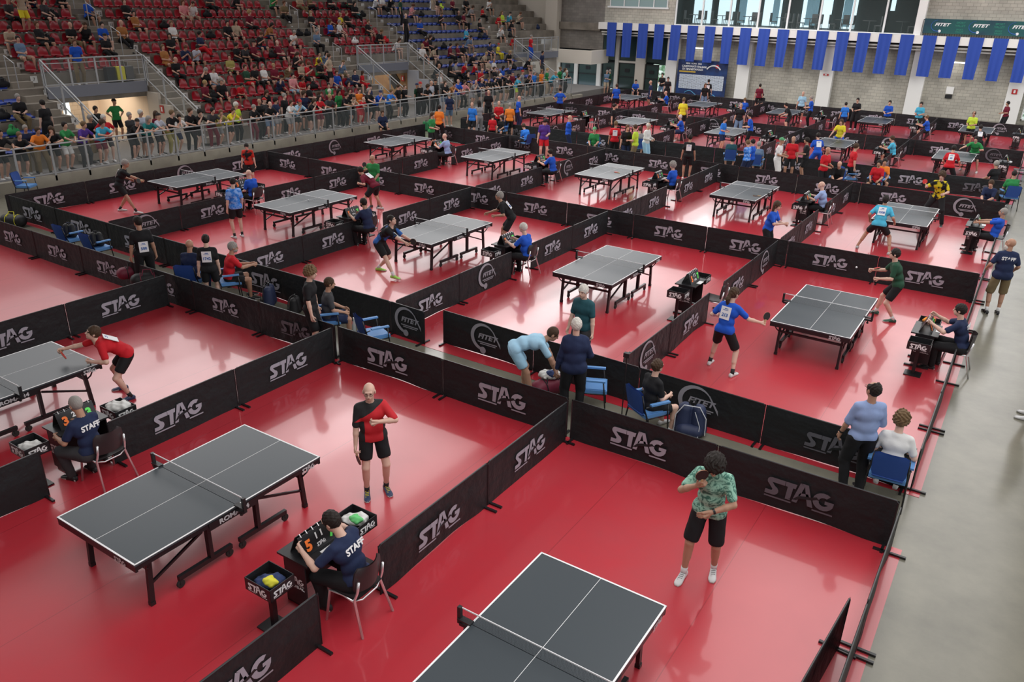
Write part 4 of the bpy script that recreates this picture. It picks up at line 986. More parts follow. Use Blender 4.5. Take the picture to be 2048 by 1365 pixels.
def assemble(root, ms, J, o, fine):
    P_ = lambda n, me, m: put(n, me, m, root)
    P_('body', ms['body'], [o['skin']]); sn = {'dress': 'dress', 'jacket': 'jacket'}.get(o.get('top'), 'shirt')
    P_(sn, ms['shirt'], [o['topm']]); P_('trousers' if o.get('bottom') == 'trousers' else 'shorts', ms['bottoms'], [o['botm']])
    if 'hair' in ms: P_('cap' if o.get('hair') == 'cap' else 'hair', ms['hair'], [o['hairm']])
    for sd in 'lr': P_('shoe', ms['shoe_'+sd], [o['shoem'], SOLE])
    if fine:
        s = J['s']; H, u, r, w_ = J['head'], J['hu'], J['hr2'], J['hf']; m = MB()
        def ball(c, q, n=8):
            c = Vector(c); m.lathe([(q*math.sin(a), -q*math.cos(a)) for a in (.3, .9, 1.57, 2.2, 2.8)], c, n)
        for k in (-1, 1): ball(H+u*.003*s+w_*.083*s+r*k*.031*s, .0085*s)
        P_('eyes', m.mesh('eyes', True), EYE)
        m = MB()
        for k in (-1, 1): m.tube([H+u*.024*s+w_*.094*s+r*k*.015*s, H+u*.029*s+w_*.092*s+r*k*.032*s, H+u*.022*s+w_*.082*s+r*k*.048*s], .0035*s, 5)
        P_('eyebrows', m, o['browm'])
        m = MB(); m.tube([H-u*.056*s+w_*.093*s-r*.022*s, H-u*.054*s+w_*.102*s, H-u*.056*s+w_*.093*s+r*.022*s], [.002, .0045*s, .002], 6); P_('mouth', m, LIP)
        if o.get('beard'):
            f = Field(H-.2*s, H+.15*s, .007); B = [r, w_, u]; L_ = .03 if o['beard'] == 'long' else 0
            f.ell(H-u*(.068+L_)*s+w_*.03*s, (.064*s, .072*s, (.058+L_)*s), 0, B); f.ell(H-u*.02*s+w_*.09*s, (.05*s, .05*s, .04*s), 0, B, sub=True); f.cut(H-u*.02*s, u+w_*.15); f.noise(.002, 100)
            P_('beard', f.mesh('beard'), hairm(o['beardc']))
        if o.get('glasses'):
            m = MB()
            for k in (-1, 1):
                c = H+u*.006*s+w_*.108*s+r*k*.032*s; pts = [c+r*math.cos(a)*.022*s+u*math.sin(a)*.016*s for a in [q*math.pi/6 for q in range(13)]]; m.tube(pts, .002, 5, cap=False)
                m.tube([c+r*k*.022*s, H+u*.01*s+r*k*.082*s], .002, 5)
            m.tube([H+u*.008*s+w_*.112*s-r*.01*s, H+u*.008*s+w_*.112*s+r*.01*s], .002, 5); P_('glasses', m, BLKP)
        for sd in 'lr':
            if o.get('sock'):
                A, K = J[sd+'a'], J[sd+'k']; d = nrm(K-A); m = MB(); m.tube([A-d*.03*s, A+d*.02*s, A+d*.075*s], [.038*s, .038*s, .041*s], 12); P_('sock', m.mesh('sock', True), SOCKK if o['sock'] == 'k' else SOCKW)
        if o.get('lace'):
            for sd in 'lr':
                A, d = J[sd+'a'], J[sd+'fd']; r2 = np.array([d[1], -d[0], 0]); z0 = A[2]-.083*s; m = MB()
                for q in range(5): y_ = .03+.022*q; b0 = np.array([A[0], A[1], z0])+d*y_*s+np.array([0, 0, (.088-.0105*q)*s]); m.tube([b0-r2*.026*s, b0+r2*.026*s+d*.008], .004*s, 5)
                P_('laces', m, cloth(o['lace']))
        if o.get('watch'):
            sd = o['watch']; W, E = J[sd+'w'], J[sd+'e']; d = nrm(E-W); m = MB(); m.tube([W+d*.02, W+d*.045], .034*s, 12); P_('watch', m, BLKP)
    if o.get('bib') or o.get('back'):
        s = J['s']; up, rt, fwd = J['up'], J['rt'], J['fw']; txt, mt = (o['bib'], BIBN) if o.get('bib') else (o['back'], WHITE)
        low = o.get('biblow', 0.0)
        c = J['chest']+up*((.03 if o.get('back') else -.03)-low)*s-fwd*(.136+o.get('bo', 0))*s
        e = Matrix((Vector(rt), Vector(fwd), Vector(up))).transposed().to_euler()
        if o.get('bib'):
            m = MB(); m.box(-.10, -.004, -.12, .10, .004, .12); b_ = put('number_bib', m, BIB, root, c); b_.rotation_euler = e
            text(b_, txt, .085, mt, (0, -.006, -.04), bold=.003, name='number')
            m = MB(); m.box(-.06, -.006, .05, .05, -.0045, .06); m.box(-.03, -.006, .075, .04, -.0045, .09); put('small_print', m, BIBN, b_)
        else:
            text(root, txt, .105, mt, c, name='back_lettering', bold=.004).rotation_euler = e
def racket(loc, fwd, nrmv, label, col='k'):
    t = thing('table_tennis_racket', label, 'racket', loc)
    f_, n_ = Vector(fwd).normalized(), Vector(nrmv).normalized(); n_ = (n_-f_*n_.dot(f_)).normalized(); r_ = f_.cross(n_)
    M3 = Matrix((r_, n_, f_)).transposed(); t.rotation_euler = M3.to_euler()
    sh = [(.076*math.cos(a), .145+.08*math.sin(a)) for a in [R_(q) for q in range(-60, 241, 20)]]
    for y, c, nm in ((-.006, {'k': (.02, .02, .02), 'r': (.6, .02, .02)}[col], 'rubber'), (.002, (.55, .02, .02) if col == 'k' else (.02, .02, .02), 'rubber')):
        m = MB(); m.poly([(x, z) for x, z in sh], y, y+.004, lambda x, z, y_: (x, y_, z)); put(nm, m, mat('rubber_%s' % ('dark' if sum(c) < .2 else 'red'), c, .5), t)
    m = MB(); m.poly(sh, -.002, .002, lambda x, z, y_: (x*1.02, y_, z)); m.box(-.014, -.011, -.03, .014, .011, .085); put('blade', m, mat('racket_wood', (.5, .33, .17), .5), t)
    return t
def facing(p, fa):
    """world heading for a figure at p that faces the picture at angle fa: 0 to the camera, 90 right, 180 away, 270 left"""
    c = Vector((-p[0], -p[1])).normalized(); f = -c; r = Vector((f.y, -f.x)); a = R_(fa)
    d = c*math.cos(a)+r*math.sin(a); return math.atan2(-d.x, d.y)
PEOPLE = []
def person(px, py, fa, pose, label, top='k', bot='k', hair='b', hs='short', H=1.75, z=0.0, h=.012, skin=0, shoe='k', bottom='shorts', rk=None, **kw):
    ps = dict(POSE[pose]); ps.update(kw.pop('ps', {}))
    if pose.startswith('sit'): kw.setdefault('hem', .0)
    p = kw.pop('at', None) or G(px, py, z)
    if kw.get('hd'): p = G(px, py, (1.30 if pose.startswith('sit') else 1.0*H-.02)+kw.get('base', 0))
    yb = 31.6-.85*(p[0]+25.5)/25.1
    if abs(p[1]-yb) < .45 and not pose.startswith('sit'): p = Vector((p[0], yb-.4 if (not kw.get('hd')) else yb+.45, 0))
    J = solve(ps, H)
    for k_ in ('lpn', 'rpn'):
        if k_ in ps: J[k_] = np.array(ps[k_], float)
    o = dict(kw); o.update(skin=SKIN[skin], topm=cloth(top) if isinstance(top, str) else top, botm=cloth(bot) if isinstance(bot, str) else bot, hairm=hairm(hair), browm=hairm(hair if hair in 'kblgr' else 'b'), shoem=SHOE[shoe], hair=hs, bottom=bottom, ph=len(PEOPLE)*.7)
    root = thing('person', label, 'person', (p[0], p[1], kw.get('base', 0)), kw.get('yaw', None) if kw.get('yaw') is not None else facing(p, fa))
    ms = person_meshes(J, o, h); assemble(root, ms, J, o, h < .016)
    PEOPLE.append(root)
    if rk:                                                # rk = (hand, blade direction in own frame, blade normal, label[, colour])
        sd = rk[0]; w_ = J[sd+'w']; d = nrm(w_-J[sd+'e']); hp = Vector(w_+d*.07)
        R3 = Matrix.Rotation(root.rotation_euler.z, 3, 'Z'); loc = R3 @ hp+root.location
        racket(loc, R3 @ Vector(rk[1]), R3 @ Vector(rk[2]), rk[3], rk[4] if len(rk) > 4 else 'k')
    return root, J
# ================================================================ people on the floor
NF, MF, LF = .0075, .0115, .016
def mottled():
    m = mat('mottled_green_cloth', (.16, .38, .28), .8); nt = m.node_tree; b = nt.nodes['Principled BSDF']
    tc = nt.nodes.new('ShaderNodeTexCoord'); n = nt.nodes.new('ShaderNodeTexNoise'); n.inputs['Scale'].default_value = 11; n.inputs['Detail'].default_value = 3; n.inputs['Distortion'].default_value = 2.5
    r = nt.nodes.new('ShaderNodeValToRGB'); e = r.color_ramp.elements; e[0].position = .42; e[0].color = (.045, .16, .12, 1); e[1].position = .56; e[1].color = (.30, .56, .44, 1)
    nt.links.new(tc.outputs['Object'], n.inputs['Vector']); nt.links.new(n.outputs['Fac'], r.inputs[0]); nt.links.new(r.outputs[0], b.inputs['Base Color']); return m
def patt(name, c1, c2, sc_=6, p0=.44, p1=.56, dist=1.5):
    m = mat('cloth_'+name, c1, .8, noise=(sc_, c2, p0, p1), spec=.25); return m
BY = patt('black_and_yellow', COL['k'], (.62, .5, .02), 7, .46, .52); BS = patt('blue_pattern', COL['B'], (.25, .45, .9), 9); BRK = patt('red_and_black', (.5, .03, .02), COL['k'], 3, .5, .54)
def two_tone():
    m = mat('cloth_red_black_panels', COL['r'], .8); nt = m.node_tree; b = nt.nodes['Principled BSDF']
    tc = nt.nodes.new('ShaderNodeTexCoord'); sx = nt.nodes.new('ShaderNodeSeparateXYZ'); nt.links.new(tc.outputs['Object'], sx.inputs[0])
    def mth(op, a, v, c=None):
        n = nt.nodes.new('ShaderNodeMath'); n.operation = op
        for i, q in enumerate((a, v)):
            if isinstance(q, (int, float)): n.inputs[i].default_value = q
            else: nt.links.new(q, n.inputs[i])
        return n.outputs[0]
    slope = mth('ADD', sx.outputs['X'], mth('MULTIPLY', mth('SUBTRACT', sx.outputs['Z'], 1.30), 1.6))
    sh_ = mth('GREATER_THAN', slope, .13); sd = mth('GREATER_THAN', mth('ABSOLUTE', sx.outputs['X'], 0), .19); lowz = mth('LESS_THAN', sx.outputs['Z'], 1.22)
    f = mth('MAXIMUM', sh_, mth('MULTIPLY', mth('GREATER_THAN', mth('ABSOLUTE', sx.outputs['X'], 0), .125), lowz))
    x = nt.nodes.new('ShaderNodeMix'); x.data_type = 'RGBA'; x.inputs[6].default_value = (*COL['r'], 1); x.inputs[7].default_value = (*COL['k'], 1)
    nt.links.new(f, x.inputs[0]); nt.links.new(x.outputs[2], b.inputs['Base Color']); return m
RBK = two_tone(); BKB = patt('black_and_blue', COL['k'], (.03, .12, .4), 3.5, .52, .56)
# nearest courts
person(752, 985, 8, 'stand', 'bald person in red and black polo shirt, hand on chest, holding a racket low', RBK, 'k', hs='bald', hair='w', H=1.76, h=NF, shoe='n', skin=3, sock='k', len=.62, glasses=1, lace='y', belly=.035,
       ps=dict(lh=(-.04, .24, 1.26), le=(-1, .1, -.5), rh=(.26, .10, .84), lf=(-.15, 0, 0), rf=(.13, .04, 0), head=(-14, -6), lean=3, side=3, lpn=(.3, -1, 0)), grip='r', curl=1.2, sleeve=.85,
       rk=('r', (.12, .25, -1), (1, .2, .1), 'black racket held low by the bald person in red'))
person(1400, 1150, 352, 'stand', 'person in mottled green shirt and black shorts looking down, hands in front', mottled(), 'k', hair='k', hs='curly', H=1.84, h=NF, shoe='w', skin=1, sock='w', len=.82, watch='l', lace='e',
       ps=dict(rh=(.13, .26, 1.36), re=(1, -.1, -1), lh=(-.06, .28, 1.08), le=(-1, -.2, -.3), lf=(-.13, -.10, 0), rf=(.17, .14, 0), head=(6, -34), lean=6, rpn=(0, -1, .3), lpn=(.6, -.6, -.3)), grip='r', curl=.35,
       rk=('r', (.25, -.1, 1), (0, .3, 1), 'racket held up near the chin of the person in mottled green'))
person(262, 793, 275, 'ready', 'person in red shirt and black shorts lunging over the left-hand table', 'r', 'k', hair='b', hs='fringe', H=1.72, h=NF, shoe='n', skin=3, sock='k', len=.62, bib=' ', glasses=0,
       ps=dict(pel=(0, -.05, .84), lean=62, lf=(-.14, .02, 0), rf=(.34, .06, 0), lh=(-.14, .50, .84), le=(-.8, -1, 0), rh=(.30, .92, .98), re=(.3, 0, -1), head=(0, 42)), grip='b',
       rk=('r', (.2, 1, -.4), (1, 0, .5), 'black racket reaching over the table edge, held by the person in the red shirt'))
person(716, 1168, 0, 'sit_write', 'seated umpire in navy staff shirt at the score table nearest the camera', 'n', 'k', hair='k', hs='short', H=1.78, z=.45, h=NF, shoe='k', skin=3, bottom='trousers', yaw=R_(92), back='STAFF',
       ps=dict(lh=(-.30, .50, .86), rh=(.12, .46, 1.02), lean=20, head=(8, -22), side=-4), curl=.7, bo=.006)
person(187, 912, 0, 'sit_write', 'seated umpire in navy staff shirt at the score table beside the left court', 'n', 'd', hair='g', hs='buzz', H=1.74, z=.45, h=NF, shoe='k', skin=1, bottom='trousers', yaw=R_(96), back='STAFF',
       ps=dict(lh=(-.22, .40, .74), rh=(.16, .44, .80), lean=10, head=(0, -10)), curl=.7, bo=.004)
# right-hand court of the second row
person(1440, 741, 158, 'stroke', 'player in royal blue shirt number 213 with long ponytail, seen from behind', 'b', 'k', hair='b', hs='pony', H=1.73, h=NF, shoe='w', skin=3, sock='k', bib='213', len=.78, lace='k', bo=.0,
       ps=dict(pel=(0, -.05, .88), lean=14, twist=-6, lf=(-.28, .12, 0), rf=(.30, -.12, 0), lh=(-.32, .22, 1.02), rh=(.56, .26, 1.08), re=(.4, -.6, -1), head=(-16, 4)), grip='r',
       rk=('r', (.25, .2, 1), (1, -.6, 0), 'racket held up by the player in royal blue number 213'))
person(1772, 640, 276, 'stroke', 'player in dark green shirt and black shorts behind the right-hand table, side view', 'G', 'k', hair='k', hs='fringe', H=1.76, h=NF, shoe='g', skin=3, sock='w', len=.7,
       ps=dict(pel=(0, -.08, .86), lean=20, lf=(-.12, -.12, 0), rf=(.30, .22, 0), lh=(-.16, .34, .98), rh=(.22, .46, 1.06), head=(0, 10)), grip='r', curl=.6,
       rk=('r', (-.2, 1, .3), (.3, 0, 1), 'racket held out by the player in dark green'))
person(1918, 703, 0, 'sit_write', 'seated umpire in dark navy shirt on the right edge of the courts', 'n', 'k', hair='k', hs='short', H=1.8, z=.45, h=NF, shoe='k', skin=3, bottom='trousers', yaw=R_(84), back='STAFF',
       ps=dict(pel=(0, -.02, .54), lean=16, lh=(-.22, .52, .92), rh=(.16, .54, .98), head=(0, 4)), curl=.6)
# first aisle
person(1700, 985, 206, 'stand', 'balding person in pale blue shirt and black trousers standing in the aisle at the right', 'i', 'k', hair='k', hs='receding', H=1.78, h=NF, shoe='k', skin=1, bottom='trousers', belly=.05, sleeve=1.0, watch='l',
       ps=dict(lh=(-.26, .16, .84), rh=(.2, .22, .98), head=(22, 6), lean=-2), glasses=1, hem=.02)
person(1777, 945, 180, 'sit', 'seated person in white top on a blue chair at the right end of the aisle', 'w', 'k', hair='l', hs='curly', H=1.74, z=.45, h=NF, shoe='w', skin=3, bottom='trousers',
       ps=dict(lean=10, lh=(-.2, .3, .7), rh=(.2, .3, .7), head=(0, -12)))
person(1296, 818, 128, 'sit', 'seated person in black shirt with hair tied back, on a blue chair in the aisle', 'k', 'k', hair='b', hs='bun', H=1.68, z=.45, h=NF, shoe='w', skin=3, len=.7,
       ps=dict(lean=8, lh=(-.16, .30, .66), rh=(.10, .34, .70), head=(6, 2)))
person(1142, 835, 184, 'stand', 'white-haired person in navy polo and black trousers standing with back turned', 'n', 'k', hair='w', hs='short', H=1.78, h=NF, shoe='k', skin=3, bottom='trousers', belly=.03, sleeve=1.02,
       ps=dict(lh=(-.27, .06, .86), rh=(.22, .26, 1.02), head=(-4, 4)), hem=.16, loose=.03)
person(1052, 792, 96, 'stand', 'person in pale blue shirt and shorts bending over a bag in the aisle', 'l', 'l', hair='b', hs='buzz', H=1.82, h=NF, shoe='w', skin=1, len=.62,
       ps=dict(pel=(0, -.22, .90), lean=82, lf=(-.13, -.05, 0), rf=(.13, .08, 0), lh=(-.16, .52, .48), rh=(.24, .46, .56), head=(0, -2), le=(-.3, 0, 1), re=(.6, 0, 1)), curl=.5)
person(1160, 742, 330, 'stand', 'older person in dark teal shirt standing inside the middle court by its front barrier', 'T', 'd', hair='w', hs='short', H=1.74, h=NF, shoe='k', skin=3,
       ps=dict(head=(0, -6), lh=(-.27, .1, .86), rh=(.25, .12, .86)), bottom='trousers', loose=.025)
person(628, 705, 72, 'stand', 'curly-haired young person in black shirt and shorts standing in the aisle', 'k', 'k', hair='l', hs='curly', H=1.76, h=NF, shoe='w', skin=3, len=.85,
       ps=dict(head=(-8, -4), lh=(-.26, .06, .82), rh=(.26, .1, .84)))
person(655, 640, 95, 'sit', 'seated person in black beside the curly-haired youth, only the legs showing', 'd', 'n', hair='b', H=1.72, z=.45, h=MF, shoe='w', skin=1, len=.85)
person(428, 612, 170, 'stand', 'young person in black and lime shirt number 1742, seen from behind', 'k', 'k', hair='k', hs='short', H=1.62, h=NF, shoe='k', skin=3, bib='1742', len=.6, ps=dict(lh=(-.25, -.02, .8), rh=(.22, .1, .85)))
person(458, 563, 96, 'sit', 'seated grey-haired bearded person in red shirt resting hands on a barrier', 'r', 'k', hair='g', hs='short', H=1.76, z=.45, h=MF, shoe='k', skin=1, beard='short', beardc='g', len=.7,
       ps=dict(lean=14, lh=(-.05, .52, .80), rh=(.08, .54, .80)))
person(384, 560, 152, 'sit', 'bald person in navy jacket seated on a blue chair in the aisle', 'n', 'n', hair='b', hs='bald', H=1.76, z=.45, h=MF, shoe='k', skin=1, bottom='trousers', sleeve=2, top_='j', ps=dict(lean=8, lh=(-.15, .36, .68), rh=(.12, .38, .68)))
person(300, 585, 190, 'stand', 'player in black and maroon shirt with number bib and two sports bags, back turned', 'k', 'k', hair='k', hs='short', H=1.78, h=MF, shoe='k', skin=1, bib='500', biblow=.16, bottom='trousers', ps=dict(head=(30, 0)))
# second row, left part
person(478, 476, 200, 'stand', 'player in bright blue patterned shirt and black shorts standing by a divider', BS, 'k', hair='k', hs='short', H=1.70, h=MF, shoe='w', skin=3, sock='k', len=.65, ps=dict(head=(-40, -16), lh=(-.24, .05, .8), rh=(.25, .15, .9)))
person(508, 397, 0, 'sit', 'balding umpire in royal blue polo seated behind the left table', 'b', 'k', hair='g', hs='bald', H=1.74, z=.45, h=MF, shoe='k', skin=3, bottom='trousers', yaw=R_(90), ps=dict(lean=10))
person(258, 425, 78, 'ready', 'player in black shirt and shorts crouching at the far-left table', 'k', 'k', hair='g', hs='short', H=1.78, h=MF, shoe='w', skin=1, sock='k', bib=' ', len=.62,
       ps=dict(pel=(0, -.15, .86), lean=26, rh=(.14, .56, 1.0), lh=(-.24, .14, .98), lf=(-.2, -.28, 0), rf=(.22, .26, 0)), grip='r', rk=('r', (0, 1, .15), (1, 0, .4), 'red racket held out at the far-left table', 'r'))
person(502, 372, 352, 'stand', 'young player in red and black shirt behind the far-left table', BRK, 'k', hair='k', hs='fringe', H=1.55, h=MF, shoe='k', skin=3, ps=dict(head=(0, -24)))
person(750, 415, 340, 'stand', 'bald player in green shirt and dark shorts holding a racket up', 'g', 'd', hair='w', hs='bald', H=1.74, h=MF, shoe='k', skin=1, belly=.03, len=.72,
       ps=dict(rh=(.20, .26, 1.30), re=(1, 0, -1), lh=(-.12, .28, .98), head=(10, -10)), grip='r', rk=('r', (.3, .3, 1), (0, 1, 0), 'racket held up by the bald player in green'))
person(738, 463, 0, 'sit_write', 'bearded umpire in navy shirt seated between two left courts of the second row', 'n', 'k', hair='k', hs='short', H=1.76, z=.45, h=MF, shoe='k', skin=1, bottom='trousers', yaw=R_(88), beard='short', beardc='k')
person(781, 550, 62, 'ready', 'player in black and blue shirt with neon shoes crouching at the middle table', BKB, 'k', hair='k', hs='buzz', H=1.82, h=MF, shoe='Y', skin=3, sock='w', bib='1111', len=.72, sleeve=.85,
       ps=dict(pel=(0, -.26, .80), lean=44, lf=(-.18, -.42, 0), rf=(.34, .28, 0), rh=(.18, .56, .90), lh=(-.1, .5, .92), head=(0, 34)), grip='r', rk=('r', (.1, 1, .5), (1, .1, 0), 'black racket of the crouching player with neon shoes'))
person(1013, 496, 262, 'ready', 'player in black shirt number 586 leaning at the far end of the middle table', 'k', 'k', hair='g', hs='short', H=1.78, h=MF, shoe='w', skin=1, sock='k', bib='586', len=.68,
       ps=dict(pel=(0, -.12, .86), lean=40, lf=(-.16, -.14, 0), rf=(.24, .18, 0), rh=(.2, .55, .92), lh=(-.22, .3, .95), head=(0, 20)), glasses=1)
person(1056, 518, 0, 'sit_write', 'white-haired umpire in royal blue polo seated beside the middle table', 'b', 'k', hair='w', hs='short', H=1.76, z=.45, h=MF, shoe='k', skin=3, bottom='trousers', yaw=R_(92), belly=.04)
person(1526, 520, 68, 'arms_front', 'person in royal blue polo clapping behind a barrier', 'b', 'k', hair='b', hs='long', H=1.68, h=MF, shoe='k', skin=3, bottom='trousers', belly=.04, fem=1, glasses=1, ps=dict(lean=14, lh=(-.06, .46, 1.14), rh=(.08, .46, 1.18)))
person(1645, 420, 0, 'sit_write', 'bald umpire in pale blue shirt seated on the third row of courts', 'i', 'k', hair='w', hs='bald', H=1.76, z=.45, h=MF, shoe='k', skin=3, bottom='trousers', yaw=R_(90), belly=.03)
person(1748, 503, 172, 'ready', 'player in turquoise shirt number 1508 crouching with legs wide, back turned', 'c', 'k', hair='k', hs='short', H=1.82, h=MF, shoe='e', skin=1, bib='1508', len=.62,
       ps=dict(pel=(0, -.12, .80), lean=30, lf=(-.46, .02, 0), rf=(.40, -.1, 0), lh=(-.3, .1, .86), rh=(.34, .16, .86), head=(0, 24)))
person(1862, 448, 350, 'stroke', 'curly-haired player in black and yellow shirt at the far end of the right table', BY, 'k', hair='b', hs='curly', H=1.80, h=MF, shoe='k', skin=3, bottom='trousers',
       ps=dict(pel=(0, -.1, .88), lean=14, rh=(.34, .28, 1.22), lh=(-.22, .3, 1.06), head=(0, -4)), grip='r', rk=('r', (.5, .3, .8), (0, 1, 0), 'red racket raised by the player in black and yellow', 'r'))
person(1990, 478, 0, 'sit_back', 'grey-haired umpire in royal blue polo leaning back on the right edge', 'b', 'k', hair='g', hs='buzz', H=1.78, z=.45, h=MF, shoe='k', skin=1, bottom='trousers', yaw=R_(86), ps=dict(lh=(-.14, .52, .86), rh=(.12, .54, .86), lean=-12))
person(1983, 628, 196, 'stand', 'bald white-bearded person in navy staff shirt and khaki shorts standing right of the courts', 'n', 'h', hair='w', hs='bald', H=1.80, h=NF, shoe='k', skin=1, back='STAFF', len=.92, belly=.03, sock='w', beard='long', beardc='w',
       ps=dict(head=(50, 6), lh=(-.28, .22, 1.02), rh=(.26, .24, 1.0)), hem=.1, loose=.024)
# ---- many small figures further away, placed by the top of the head
def far(px, py, fa, pose, where, top, bot, hair='k', hs='short', H=1.76, skin=0, bottom='shorts', shoe='w', h=.0175, nm='', **kw):
    lab = '%s person in %s top, %s' % ({'bald': 'bald'}.get(hs, HAIRN[hair]), COLN[top], where)
    return person(px, py, fa, pose, lab, top, bot, hair, hs, H=H, skin=skin, bottom=bottom, shoe=shoe, h=h, hd=1, **kw)
TR = 'trousers'
RK = lambda s: ('r', (0, 1, .5), (1, 0, 0), s)
far(878, 212, 160, 'stand', 'behind the far-left corner barrier below the stand', 'o', 'k', bottom=TR)
far(862, 226, 60, 'arms_front', 'beside the orange-topped one at the kerb', 'g', 'k', 'b')
far(899, 187, 205, 'stand', 'standing at the kerb with a backpack', 'n', 'j', 'g')
far(945, 206, 335, 'stand', 'left in the group below the blue seats', 'B', 'k', 'g', 'bald')
far(959, 203, 200, 'arms_front', 'in the group below the blue seats', 'e', 'e', 'k', 'long', bottom=TR)
far(977, 181, 5, 'stand', 'tall at the back of the group below the blue seats', 'k', 'k', 'g', 'bald', H=1.85)
far(998, 203, 0, 'arms_front', 'centre of the group below the blue seats', 'r', 'k', 'g', 'bald')
far(978, 232, 175, 'stand', 'child with bib, back turned, below the blue seats', 'r', 'k', 'k', H=1.45)
far(1004, 226, 330, 'sit', 'seated child in the group below the blue seats', 'k', 'k', H=1.5)
far(1020, 207, 185, 'stand', 'right in the group below the blue seats, back turned', 'o', 'k', 'g', 'receding')
far(1037, 193, 110, 'stand', 'watching at the left edge of the fourth row', 'b', 'n', 'w', 'bald', bottom=TR)
far(1056, 248, 215, 'sit_lean', 'seated before the fourth row, left part', 'B', 'k', 'b')
person(1086, 322, 8, 'stand', 'player in purple shirt and red shorts standing at the third-row left table', 'p', 'r', 'k', 'short', H=1.84, h=.015, shoe='n', skin=3, len=.6, ps=dict(head=(10, -30), lh=(-.1, .3, 1.1)))
far(1138, 232, 95, 'crossed', 'arms crossed in the middle aisle', 'b', 'n', 'w', 'bald', bottom=TR, belly=.04)
far(1121, 177, 178, 'akimbo', 'with bib and hands on hips, far-left courts', 'b', 'k', 'k')
person(896, 312, 0, 'sit_write', 'white-haired umpire in pale blue shirt seated on the third row, left part', 'i', 'k', 'w', 'bald', z=.45, h=.015, skin=3, bottom=TR, yaw=R_(92))
person(1106, 347, 0, 'sit_write', 'balding umpire in royal blue polo seated on the third row, third from the left', 'b', 'k', 'k', 'receding', z=.45, h=.015, bottom=TR, yaw=R_(92))
person(1345, 376, 0, 'sit', 'grey-haired umpire in royal blue polo seated on the third row, arm on chair back', 'b', 'k', 'g', 'curly', z=.45, h=.014, bottom=TR, yaw=R_(80), ps=dict(lh=(-.1, .34, .72)))
far(1234, 169, 176, 'stand', 'back turned by the farthest-left table', 'b', 'k', 'b')
far(1214, 141, 20, 'crossed', 'beside the cream column under the balcony', 'j', 's', 'g')
far(1221, 140, 250, 'crossed', 'right one of the pair under the balcony', 'G', 'd', 'g', 'receding', bottom=TR)
far(1272, 161, 5, 'sit', 'seated behind the farthest row, before the green door', 'b', 'n', 'k')
far(1303, 162, 280, 'stand', 'at the right end of the farthest-left table', 'n', 'n', 'g', 'bald')
far(1326, 147, 345, 'arms_front', 'taller of the pair in the open doorway', 'k', 'j', 'k', bottom=TR, H=1.86)
far(1337, 155, 350, 'stand', 'shorter of the pair in the open doorway', 'k', 'k', 'k', bottom=TR)
far(1337, 184, 268, 'sit_write', 'umpire seated on the farthest row, left part', 'b', 'k', 'g', 'bald')
far(1368, 197, 175, 'stand', 'back turned, at the left of a fourth-row table', 'y', 'k', 'l', H=1.8)
far(1367, 232, 268, 'sit_write', 'umpire seated on the fourth row, left part', 'b', 'n', 'w', 'receding')
far(1228, 209, 70, 'stand', 'player at the second fourth-row table from the left', 'k', 'k', 'k', H=1.74, rk=('r', (0, 1, .2), (1, 0, .3), 'red racket of the player in black on the fourth row', 'r'))
far(1190, 257, 350, 'sit', 'seated in the middle aisle', 'g', 'k', 'G', 'cap')
person(1226, 324, 178, 'stand', 'player in red vest over orange shirt, back turned, in the middle of the third row', 'r', 'k', 'l', 'short', H=1.74, h=.015, shoe='w', bib=' ', skin=1)
far(1253, 252, 20, 'stand', 'beside the red vest in the middle aisle', 'k', 'n', 'r', H=1.7)
far(1262, 254, 255, 'arms_front', 'in the middle aisle near the red vest', 'Y', 'h', 'b', 'buzz')
far(1281, 257, 185, 'sit', 'seated in the middle aisle, back turned', 'e', 'k', 'b')
far(1295, 247, 60, 'arms_front', 'tall in the middle aisle', 'w', 'l', 'w', 'receding', bottom=TR, sleeve=2)
far(1418, 160, 178, 'stand', 'back turned before the event backdrop', 'k', 'k', 'k', bib=' ')
far(1411, 168, 20, 'stand', 'long-haired one before the event backdrop', 'k', 'j', 'r', 'long', bottom=TR, H=1.66)
person(1386, 352, 176, 'stand', 'player in black with number bib drying hands with a towel, third row', 'k', 'k', 'k', 'short', H=1.74, h=.015, shoe='w', bib=' ', skin=1)
far(1521, 169, 185, 'stand', 'with bib, in front of the block wall, back turned', 'm', 'k', 'k')
far(1528, 183, 330, 'sit', 'child seated beside the maroon-topped one', 'k', 'k', 'k', H=1.5)
far(1483, 208, 350, 'stand', 'standing behind a fourth-row table', 'k', 'j', 'g', 'receding', bottom=TR)
far(1492, 198, 200, 'sit_write', 'umpire seated on the farthest row, centre', 'b', 'k', 'l', 'receding')
far(1506, 227, 265, 'arms_front', 'official placing a ball on a fourth-row table', 'b', 'k', 'k', bottom=TR, ps=dict(lean=12))
far(1448, 236, 62, 'arms_front', 'young player at a fourth-row table', 'B', 'n', 'b', H=1.6)
far(1581, 202, 280, 'ready', 'player bending at a farthest-row table', 'k', 'k', 'k', H=1.7, ps=dict(pel=(0, -.1, .86), lean=30))
far(1607, 184, 0, 'stand', 'standing by the block wall', 'l', 'k', 'w', 'bald')
far(1626, 193, 262, 'arms_front', 'standing by the white pillar', 'b', 'k', 'g', 'receding', bottom=TR)
far(1693, 206, 195, 'stand', 'child at the left of a farthest-row table', 'B', 'n', 'k', H=1.6)
far(1717, 197, 345, 'arms_front', 'with lanyard behind the far barrier', 'k', 'k', 'k', bottom=TR)
far(1686, 237, 345, 'ready', 'long-haired player serving on the fourth row', 'y', 'b', 'b', 'long', H=1.72, ps=dict(pel=(0, 0, .9), lean=14))
far(1641, 264, 200, 'ready', 'back turned with bib at a fourth-row table', 'b', 'b', 'k', bib=' ', ps=dict(pel=(0, -.05, .88), lean=22))
